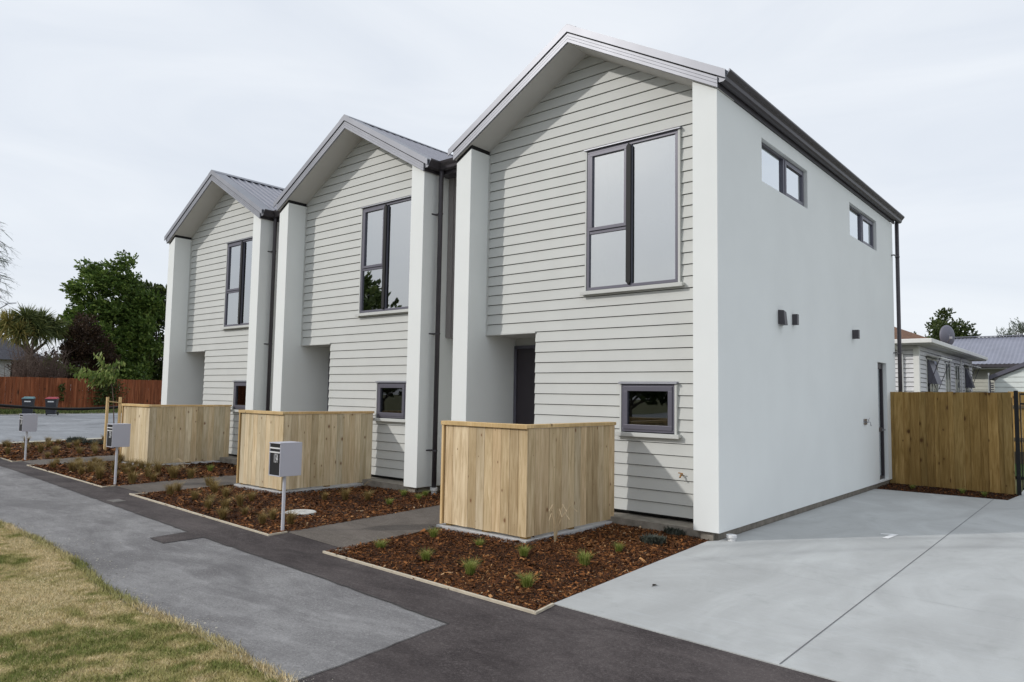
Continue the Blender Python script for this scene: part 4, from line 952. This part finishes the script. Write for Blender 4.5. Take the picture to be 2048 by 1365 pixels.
# ------------------------------------------------------------------ far left fence, bins, street things
def fx(c, y): return c-.25*y
r = empty('stained_fence', (0, 0, 0), 'long red brown stained timber fence across the side road', 'fence')
g = MB(); y = -30.; random.seed(4); i = 0
while y < 60:
    w = .15; zt = 2.30+.004*(y-7)+random.uniform(-.012, .012); o_ = random.uniform(-.01, .01); xa, xb = fx(-54.4, y)+o_, fx(-54.4, y+w-.006)+o_
    g.hexa([(xa, y, .02), (xb, y+w-.006, .02), (xb-.02, y+w-.006, .02), (xa-.02, y, .02), (xa, y, zt), (xb, y+w-.006, zt), (xb-.02, y+w-.006, zt), (xa-.02, y, zt)]); y += w
g.build('palings', wood_red, r)
g = MB()
for y in np.arange(-30, 60, 2.4): xx = fx(-54.52, y); g.box(xx-.1, xx, y, y+.1, -.1, 2.2)
for z in (.4, 1.2, 2.0): g.hexa([(fx(-54.44, -30), -30, z), (fx(-54.44, 60), 60, z), (fx(-54.49, 60), 60, z), (fx(-54.49, -30), -30, z), (fx(-54.44, -30), -30, z+.08), (fx(-54.44, 60), 60, z+.08), (fx(-54.49, 60), 60, z+.08), (fx(-54.49, -30), -30, z+.08)])
g.build('rails', wood_red, r)
g = MB(); g.hexa([(fx(-53.9, -30), -30, -.1), (fx(-53.9, 9.6), 9.6, -.1), (fx(-54.3, 9.6), 9.6, -.1), (fx(-54.3, -30), -30, -.1), (fx(-53.9, -30), -30, .42), (fx(-53.9, 9.6), 9.6, .30), (fx(-54.3, 9.6), 9.6, .30), (fx(-54.3, -30), -30, .42)])
tag(g.build('retaining_wall', plain('brick_low', (.17, .075, .045), .9, var=.4, scale=6)), 'low brick retaining wall at the foot of the red brown fence', 'wall')
def ivy(name, y0, y1, z0, z1, n, label):
    yy = rng.normal((y0+y1)/2, (y1-y0)/4, n); zz = rng.uniform(z0, z1, n); wid = 1-.5*np.abs((zz-z0)/(z1-z0)-.55); yy = (y0+y1)/2+(yy-(y0+y1)/2)*wid
    C = np.stack([-54.3-.25*yy+rng.uniform(0, .25, n), yy, zz], 1); tag(fast(name, leaves(C, .16, .7), leaf_dark), label, 'climber')
ivy('climbing_ivy', 13.4, 16.4, .3, 2.5, 1500, 'dark ivy clump climbing the red brown fence behind the sapling')
ivy('climbing_ivy', 11.2, 11.7, .6, 1.9, 160, 'thin streak of ivy on the red brown fence right of the bins')
def wheelie(loc, rz, lidm, label):
    r = empty('wheelie_bin', loc, label, 'wheelie bin', 'wheelie bins at the far kerb', rz=rz)
    g = MB(); g.hexa([(-.24, -.25, .06), (.24, -.25, .06), (.24, .22, .06), (-.24, .22, .06), (-.30, -.36, .98), (.30, -.36, .98), (.30, .36, .98), (-.30, .36, .98)]); b = g.build('body', plast, r, bev=.02)
    g = MB(); g.box(-.32, .32, -.39, .39, .96, 1.0); g.build('rim', plast, b, bev=.01)
    g = MB(); g.hexa([(-.32, -.40, 1.0), (.32, -.40, 1.0), (.32, .42, 1.03), (-.32, .42, 1.03), (-.26, -.30, 1.06), (.26, -.30, 1.06), (.26, .34, 1.12), (-.26, .34, 1.12)]); g.build('lid', lidm, r, bev=.015)
    for sx in (-1, 1):
        g = MB(); g.tube([(sx*.27, .30, .11), (sx*.33, .30, .11)], .11, 16); g.build('wheel', black, r)
    g = MB(); g.tube([(-.25, .42, .98), (.25, .42, .98)], .02, 8); g.build('handle', plast, r)
    g = MB(); g.quad((-.16, -.345, .80), (.16, -.345, .80), (.16, -.352, .87), (-.16, -.352, .87)); g.build('decal', whitep, r)
wheelie((-46.3, 7.45, -.10), R(62), redp, 'dark wheelie bin with a red lid at the far kerb')
wheelie((-46.8, 6.35, -.10), R(66), tealp, 'dark wheelie bin with a teal lid, left of the red lidded one')
# black rope slung low beside the road
pts = []
for i in range(25):
    t = i/24; yv = -2.9+5.2*t; pts.append((-21.5, yv, .93+.21*abs(t-.62)**1.6*2.6))
g = MB(); g.tube(pts, .042, 8); ro = empty('rope_barrier', (0, 0, 0), 'thick black rope slung low between posts beside the side road', 'rope'); g.build('rope', black, ro, smooth=True)
for yy, zz in ((-2.95, 1.45), (2.32, 1.1)): g = MB(); g.cyl(-21.5, yy, -.15, zz, .05, 12); g.build('post', black, ro)
# sapling with two stakes
r = empty('sapling', (-17.8, .05, -.12), 'young staked sapling with bright green drooping leaves in the far bed', 'tree')
g = MB(); g.tube([(0, .05, 0), (0, .02, .7), (0, -.02, 1.3), (.0, -.08, 1.75), (0, -.22, 2.05), (0, -.4, 2.35), (0, -.42, 2.6)], [.018, .016, .014, .012, .010, .008, .004], 8, .5)
brs = []
for (ty, tz, sx) in [(-1.0, 2.05, .1), (-.85, 2.25, -.15), (-.7, 1.85, .2), (-.15, 2.3, -.1), (.02, 2.45, .1), (-.5, 2.65, .0), (-.3, 2.1, .3), (-.6, 2.1, -.3), (-.1, 2.0, -.2), (-.75, 2.0, .15)]:
    a = Vector((0, -.12-.15*random.random(), 1.8+.25*random.random())); b = Vector((sx, ty, tz)); c = (a+b)/2+Vector((0, 0, .06)); g.tube([a, c, b], [.006, .004, .002], 5); brs.append((a, c, b))
g.build('trunk', twigm, r)
C = []
for a, c, b in brs:
    for k in range(60): t = random.uniform(.2, 1.05); p = (a*(1-t)**2+c*2*t*(1-t)+b*t*t); C.append(p+Vector((random.gauss(0, .06), random.gauss(0, .06), random.gauss(-.03, .05))))
C = np.array([tuple(c) for c in C]); dr = np.tile([0, -.25, -1.], (len(C), 1)); fast('crown', leaves(C, .15, .42, direction=dr), leaf_sap, r)
for i, (x, y, lb) in enumerate([(-17.8, -.13, 'left pine stake beside the young sapling'), (-17.72, .17, 'right pine stake beside the young sapling, holding the tie')]):
    g = MB(); g.box(x-.03, x+.03, y-.03, y+.03, -.12, 1.36); o = g.build('tree_stake', wood_trim); tag(o, lb, 'stake', 'pine stakes of the sapling')
g = MB(); g.tube([(-17.77, -.13, 1.24), (-17.68, .17, 1.20)], .018, 6); tag(g.build('tree_tie', wood_trim), 'pale tie strung between the two sapling stakes', 'tie')
# street lamp and white house, far left
r = empty('street_lamp', (-78.4, 12.0, 0), 'distant street lamp arm above the cabbage tree', 'street lamp')
g = MB(); g.tube([(0, 0, 0), (0, 0, 8.2), (0, .5, 9.0), (0, 1.2, 9.55)], [.12, .08, .06, .05], 8); g.build('pole', tapm, r); g = MB(); g.hexa([(-.15, 1.0, 9.5), (.15, 1.0, 9.5), (.15, 1.9, 9.68), (-.15, 1.9, 9.68), (-.1, 1.0, 9.65), (.1, 1.0, 9.65), (.1, 1.9, 9.78), (-.1, 1.9, 9.78)]); g.build('lamp_head', tapm, r)
r = empty('white_cottage', (-70, 9.0, 0), 'white cottage with a dark tiled roof behind the fence at the far left', 'house')
g = MB(); g.box(-8, -.6, -9, 5.4, 0, 4.0); g.build('wall', oldw, r)
g = MB(); g.add([(-8.6, -9.6, 3.95), (0, -9.6, 3.95), (0, 5.9, 3.95), (-8.6, 5.9, 3.95), (-4.3, -6, 6.4), (-4.3, 2, 6.4)], [(0, 1, 4), (1, 2, 5, 4), (2, 3, 5), (3, 0, 4, 5), (0, 3, 2, 1)]); g.build('roof', plain('dark_tiles', (.06, .06, .075), .8, var=.4, scale=9), r)
for y0 in (-4.5, -.5, 2.6):
    g = MB(); g.box(-.6, -.55, y0, y0+1.5, 2.3, 3.6); w = g.build('window', oldt, r); g = MB(); g.box(-.549, -.545, y0+.1, y0+.7, 2.4, 3.5); g.box(-.549, -.545, y0+.8, y0+1.4, 2.4, 3.5); g.build('pane', glass_low, w)

# ------------------------------------------------------------------ trees
def blob_points(blobs, n):
    """points near the surface of ellipsoids: (cx,cy,cz,rx,ry,rz)"""
    B = np.array(blobs); wgt = (B[:, 3]*B[:, 4]+B[:, 4]*B[:, 5]+B[:, 3]*B[:, 5]); k = rng.choice(len(B), n, p=wgt/wgt.sum())
    dv = unit(rng.normal(size=(n, 3))); rad = np.clip(1-np.abs(rng.normal(0, .22, n)), .2, 1.08)
    return B[k, :3]+dv*B[k, 3:]*rad[:, None], dv
def spray_tree(name, base, height, blobs, nspray, nleaf, size, mat, label, trunk_r=.25, wind=(0, 0, .35), asp=.55, slen=.5, group=None, lobes=6):
    r = empty(name, base, label, 'tree', group)
    g = MB(); g.tube([(0, 0, 0), (.1, .05, height*.2), (-.05, .1, height*.45), (0, 0, height*.75)], [trunk_r, trunk_r*.8, trunk_r*.55, trunk_r*.2], 9, .5)
    for b in blobs[:14]:
        z0 = height*random.uniform(.15, .45); g.tube([(0, 0, z0), (b[0]*.5, b[1]*.5, (z0+b[2])/2+.1), (b[0], b[1], b[2])], [trunk_r*.4, trunk_r*.22, .02], 6, .5)
    g.build('trunk', bark, r)
    P, dv = blob_points(blobs, nspray); w = np.array(wind); ds = unit(dv*.8+w+rng.normal(size=dv.shape)*.3)
    t = rng.uniform(-.4, 1, (nspray, nleaf)); C = P[:, None]+ds[:, None]*t[..., None]*slen+rng.normal(size=(nspray, nleaf, 3))*slen*.16*(1.15-np.clip(t, 0, 1))[..., None]
    C = C.reshape(-1, 3); dd = np.repeat(ds, nleaf, 0)
    rv = np.repeat(rng.random(nspray), nleaf)*.55+rng.random(len(C))*.45
    fast('crown', leaves(C, size, asp, direction=dd, up=.6), mat, r, rnd=rv); return r
random.seed(21)
def env_blobs(pts, rad, n, depth):
    """blobs inside a 2D outline given as (y, z, r) in the tree's own frame"""
    out = []
    for (y, z, rr_) in pts:
        for k in range(n): out.append((random.uniform(-depth, depth), y+random.gauss(0, rr_*.35), z+random.gauss(0, rr_*.3), rr_*random.uniform(.5, .8), rr_*random.uniform(.5, .85), rr_*random.uniform(.35, .6)))
    return out
bl = env_blobs([(-2.2, 4.2, 1.6), (-.9, 3.5, 1.6), (.5, 3.2, 1.7), (2.2, 3.4, 1.7), (-2.9, 7.3, 1.3), (-1.6, 6.2, 1.6), (-.2, 5.8, 1.8), (1.5, 5.6, 1.8), (3.0, 5.2, 1.6), (-2.0, 9.4, 1.1), (-1.1, 8.6, 1.5), (.4, 8.3, 1.7), (1.8, 7.8, 1.7), (-2.0, 11.3, .8), (-2.7, 10.4, .9), (-1.7, 12.0, .8), (2.6, 10.2, 1.2), (3.2, 8.6, 1.3), (-.9, 10.9, 1.2), (.5, 10.6, 1.5), (1.8, 9.9, 1.4), (.2, 12.2, .9), (-.8, 12.3, .6), (1.2, 11.8, .8)], 0, 3, 1.6)
spray_tree('broadleaf_tree', (-66.2, 18.2, 0), 11, bl, 3600, 14, .30, leaf_green, 'tall windswept green tree behind the red brown fence', .32, wind=(0, -.75, .25), slen=.75)
bl = env_blobs([(-2.4, 10.6, 1.2), (-1.0, 11.2, 1.0), (-2.6, 8.5, 1.5), (-1.2, 3.5, 1.7), (.8, 3.2, 1.7), (2.6, 3.6, 1.7), (-1.6, 6.5, 1.8), (.6, 6.2, 1.8), (2.6, 6.4, 1.8), (-1.2, 9.3, 1.6), (.9, 9.6, 1.6), (2.8, 9.4, 1.6), (.6, 11.0, 1.1), (2.4, 11.0, 1.3), (4.5, 8, 2), (4.5, 4.5, 2)], 0, 4, 1.6)
spray_tree('broadleaf_tree', (-69.5, 23.5, 0), 10.5, bl, 2600, 14, .32, leaf_dark, 'dark bushy tree right behind the farthest townhouse corner', .3, slen=.55)
bl = env_blobs([(-.6, 2.6, 1.1), (.8, 2.6, 1.2), (-.8, 4.4, 1.1), (.7, 4.4, 1.2), (-.3, 5.9, 1.1), (.8, 5.8, .9), (.1, 6.8, .6), (1.6, 3.6, 1.1)], 0, 4, .9)
spray_tree('brown_shrub', (-60.9, 13.9, 0), 6, bl, 1700, 16, .17, leaf_brown, 'dark red brown feathery shrub between the cabbage tree and the green tree', .12, slen=.45, wind=(0, 0, .7))
# cabbage tree: heads of sword leaves
r = empty('cabbage_tree', (-60.4, 10.2, 0), 'cabbage tree with round heads of sword shaped leaves behind the fence', 'tree')
g = MB(); heads = [(0, -1.5, 6.3, 1.35), (.3, -.5, 6.75, 1.3), (-.2, .6, 6.6, 1.35), (0, 1.5, 6.2, 1.2), (.6, .1, 5.9, 1.35), (.7, -1.0, 5.7, 1.1)]
g.tube([(0, 0, 0), (0, .1, 2.5), (0, 0, 4.3)], [.3, .24, .18], 9, .5)
for hx, hy, hz, hr in heads: g.tube([(0, 0, 4.1), (hx*.6, hy*.6, 5.0), (hx, hy, hz)], [.14, .10, .07], 7, .5)
g.build('trunk', bark, r)
Vs = []; rv = []
for hx, hy, hz, hr in heads:
    n = 330; dv = unit(rng.normal(size=(n, 3))+np.array([0, 0, .25])); L = hr*rng.uniform(.75, 1.15, n)[:, None]; wv = unit(np.cross(dv, rng.normal(size=(n, 3))))*.028
    B = np.array([hx, hy, hz])+dv*.1; M1 = B+dv*L*.6; T_ = B+dv*L-np.array([0, 0, 1.])*L*.22*rng.uniform(.2, 1.5, n)[:, None]
    Vs += [np.stack([B-wv, B+wv, M1+wv*1.3, M1-wv*1.3], 1), np.stack([M1-wv*1.3, M1+wv*1.3, T_+wv*.2, T_-wv*.2], 1)]; q = np.clip(rng.random(n)*.6+(hy < -.9)*.4, 0, 1); rv += [q, np.clip(q+.15, 0, 1)]
fast('crown', np.concatenate(Vs), leaf_cord, r, rnd=np.concatenate(rv))
# bare twiggy shrubs
def bare(loc, h, w, n, label, mat=None):
    g = MB()
    for i in range(n):
        a = random.uniform(0, 6.28); e = w*math.sqrt(random.random()); z = h*random.uniform(.55, 1); p = Vector((0, 0, 0)); q = Vector((math.cos(a)*e, math.sin(a)*e, z)); m1 = p.lerp(q, .5)+Vector((random.gauss(0, .2), random.gauss(0, .2), .1))
        g.tube([p, m1, q], [.035, .022, .008], 4, None, False)
        for k in range(7):
            b = p.lerp(q, random.uniform(.4, 1)); c = b+Vector((random.gauss(0, .5), random.gauss(0, .5), random.uniform(-.1, .8))); g.tube([b, c], [.012, .005], 3, None, False)
    tag(g.build('bare_shrub', mat or twigm, None, loc, recalc=False), label, 'shrub')
bare((-58.2, 9.2, 0), 5.0, 1.2, 75, 'leafless grey brown twiggy shrub at the left, below the cabbage tree')
bare((-58.9, 11.2, 0), 4.6, 1.2, 110, 'leafless twiggy shrub right of the pale cottage window')
bl = env_blobs([(-1, 2.5, 1.3), (1, 2.5, 1.3), (0, 3.6, 1.2)], 0, 4, 1)
spray_tree('dark_bush', (-61.5, 11.8, 0), 4, bl, 420, 14, .16, leaf_brown, 'dark bush under the cabbage tree, behind the fence', .12, slen=.4)
bl = env_blobs([(-.6, 3.2, .7), (.5, 3.0, .7)], 0, 3, .6)
spray_tree('variegated_bush', (-59.6, 12.3, 0), 3, bl, 130, 12, .16, leaf_sap, 'small pale leaved bush showing between the dark shrubs', .08, slen=.3)
bl = env_blobs([(-2, 5, 2), (0, 4.5, 2), (2, 5.5, 2), (1, 7.2, 1.6), (-1.5, 7, 1.5)], 0, 4, 1.5)
spray_tree('distant_tree', (-84, 12.5, 0), 8, bl, 500, 14, .3, leaf_dark, 'distant dark tree at the far left behind the cottage', .25, slen=.6)
# drooping conifer whose twigs hang in at the left edge
r = empty('drooping_conifer', (-50.8, .3, 0), 'feathery drooping conifer twigs hanging in at the left edge of the sky', 'tree')
g = MB(); g.tube([(0, 0, 0), (0, 0, 6), (0, 0, 13)], [.3, .22, .05], 8, .5); Vs = []
for i in range(64):
    z0 = random.uniform(5.0, 12.6); a = random.uniform(0, 6.28); L = 4.6*(1-.25*abs(z0-8.5)/4)*random.uniform(.7, 1.0)
    if i < 22: a = R(90)+random.uniform(-.35, .35); L = random.uniform(5.0, 6.0); z0 = 7.2+5.0*i/21
    dx, dy = math.cos(a), math.sin(a); p = [Vector((0, 0, z0)), Vector((dx*L*.5, dy*L*.5, z0+.5)), Vector((dx*L, dy*L, z0-.2))]; g.tube(p, [.05, .03, .01], 5, None, False)
    for k in range(26):
        t = random.uniform(.3, 1.); b = p[0]*(1-t)**2+p[1]*2*t*(1-t)+p[2]*t*t; dd = Vector((dx*.7+random.gauss(0, .45), dy*.7+random.gauss(0, .45), random.uniform(-1.1, -.1))).normalized()*random.uniform(.4, .95)
        w = dd.cross(Vector((random.random(), random.random(), random.random()))).normalized()*.02; Vs.append([b-w, b+w, b+dd+w*.4, b+dd-w*.4])
        for q in range(3):
            s_ = random.uniform(.2, .9); c = b+dd*s_; e = (dd*.3+Vector((random.gauss(0, .12), random.gauss(0, .12), random.gauss(-.05, .1)))); Vs.append([c-w*.7, c+w*.7, c+e+w*.3, c+e-w*.3])
g.build('trunk', bark, r, recalc=False); fast('crown', np.array([[tuple(v) for v in q] for q in Vs]), leaf_pine, r)
# trees behind the houses on the right
bl = [(random.gauss(0, .7), y+random.gauss(0, .25), z+random.gauss(0, .2), rr_*random.uniform(.5, .8), rr_*random.uniform(.5, .8), rr_*random.uniform(.4, .6)) for (y, z, rr_) in [(0, 3, 1.2), (0, 4, 1.3), (0, 5, 1.4)] for k in range(3)]
def facing_tree(name, base, env, h, ns, nl, size, mat, label, **k):
    # env in (x,z,r): outline seen from the street
    b = [(x+random.gauss(0, r_*.3), random.uniform(-1.2, 1.2), z+random.gauss(0, r_*.25), r_*random.uniform(.5, .8), r_*random.uniform(.5, .8), r_*random.uniform(.4, .6)) for (x, z, r_) in env for q in range(4)]
    return spray_tree(name, base, h, b, ns, nl, size, mat, label, **k)
facing_tree('round_tree', (-5.3, 48, 0), [(0, 5.9, 1.1), (.3, 5.4, 1.1), (-.6, 5.5, 1.0), (-1.0, 5.6, .7), (0, 5.6, 1), (1.1, 5.5, .8), (-.7, 6.5, .8), (.4, 6.5, .9), (-.2, 7.4, .55), (0, 4.6, 1.2), (1.6, 5.3, .5), (-1.5, 5.2, .5)], 6.5, 1500, 16, .16, leaf_dark, 'rounded dark green tree behind the bungalow roof, right of the white wall', trunk_r=.2, slen=.3)
facing_tree('feathery_tree', (-2.5, 60, 0), [(-.9, 6.6, .7), (0, 7.0, .7), (.1, 7.5, .45), (1.0, 6.7, .7), (2.0, 6.5, .7), (-.2, 5.8, 1), (3, 6.4, .8)], 7, 420, 14, .22, leaf_pine, 'feathery grey green tree above the grey corrugated roof', trunk_r=.2, slen=.5, wind=(0, 0, .9), asp=.2)
facing_tree('distant_tree', (-4.4, 63, 0), [(-1.6, 5.9, .6), (-.7, 6.1, .6), (0, 6.3, .5)], 6, 260, 14, .25, leaf_dark, 'low dark tree crown over the left end of the grey roof', trunk_r=.15, slen=.4)
facing_tree('distant_tree', (-11.0, 62, 0), [(-1, 6.0, 1), (.4, 6.6, .8), (1, 6.0, .8)], 6, 300, 14, .22, leaf_dark, 'treetop just right of the rear downpipe of the white house', trunk_r=.15, slen=.4)
# trees across the street, behind the photographer: seen only as reflections in the glass
bl = env_blobs([(-1.6, 3.4, 1.4), (0, 3.2, 1.5), (1.4, 3.6, 1.4), (-.8, 5.2, 1.3), (.8, 5.2, 1.3), (0, 6.6, .9)], 0, 4, 1.3)
spray_tree('street_tree', (-24.5, -12.6, 0), 6, bl, 700, 14, .28, leaf_dark, 'leafy street tree mirrored in the upper window of the middle house', .2, slen=.45)
for i, x in enumerate(range(-60, 24, 7)):  # unseen row, added to darken what the lower windows reflect
    random.seed(40+i); bl = env_blobs([(-1.5, 2.2, 1.4), (0, 2.4, 1.6), (1.5, 2.2, 1.4), (0, 3.7, 1.1)], 0, 3, 1.8)
    b2 = [(b[1]*1.9, b[0], b[2], b[4]*1.6, b[3], b[5]) for b in bl]
    spray_tree('added_hedge_tree', (x+random.uniform(-1, 1), -26-random.uniform(0, 3), 0), 4, b2, 260, 12, .42, leaf_dark, f'added leafy tree across the main street behind the photographer, {ORD[i]} from the west end', .18, slen=.6, group='added trees across the main street')
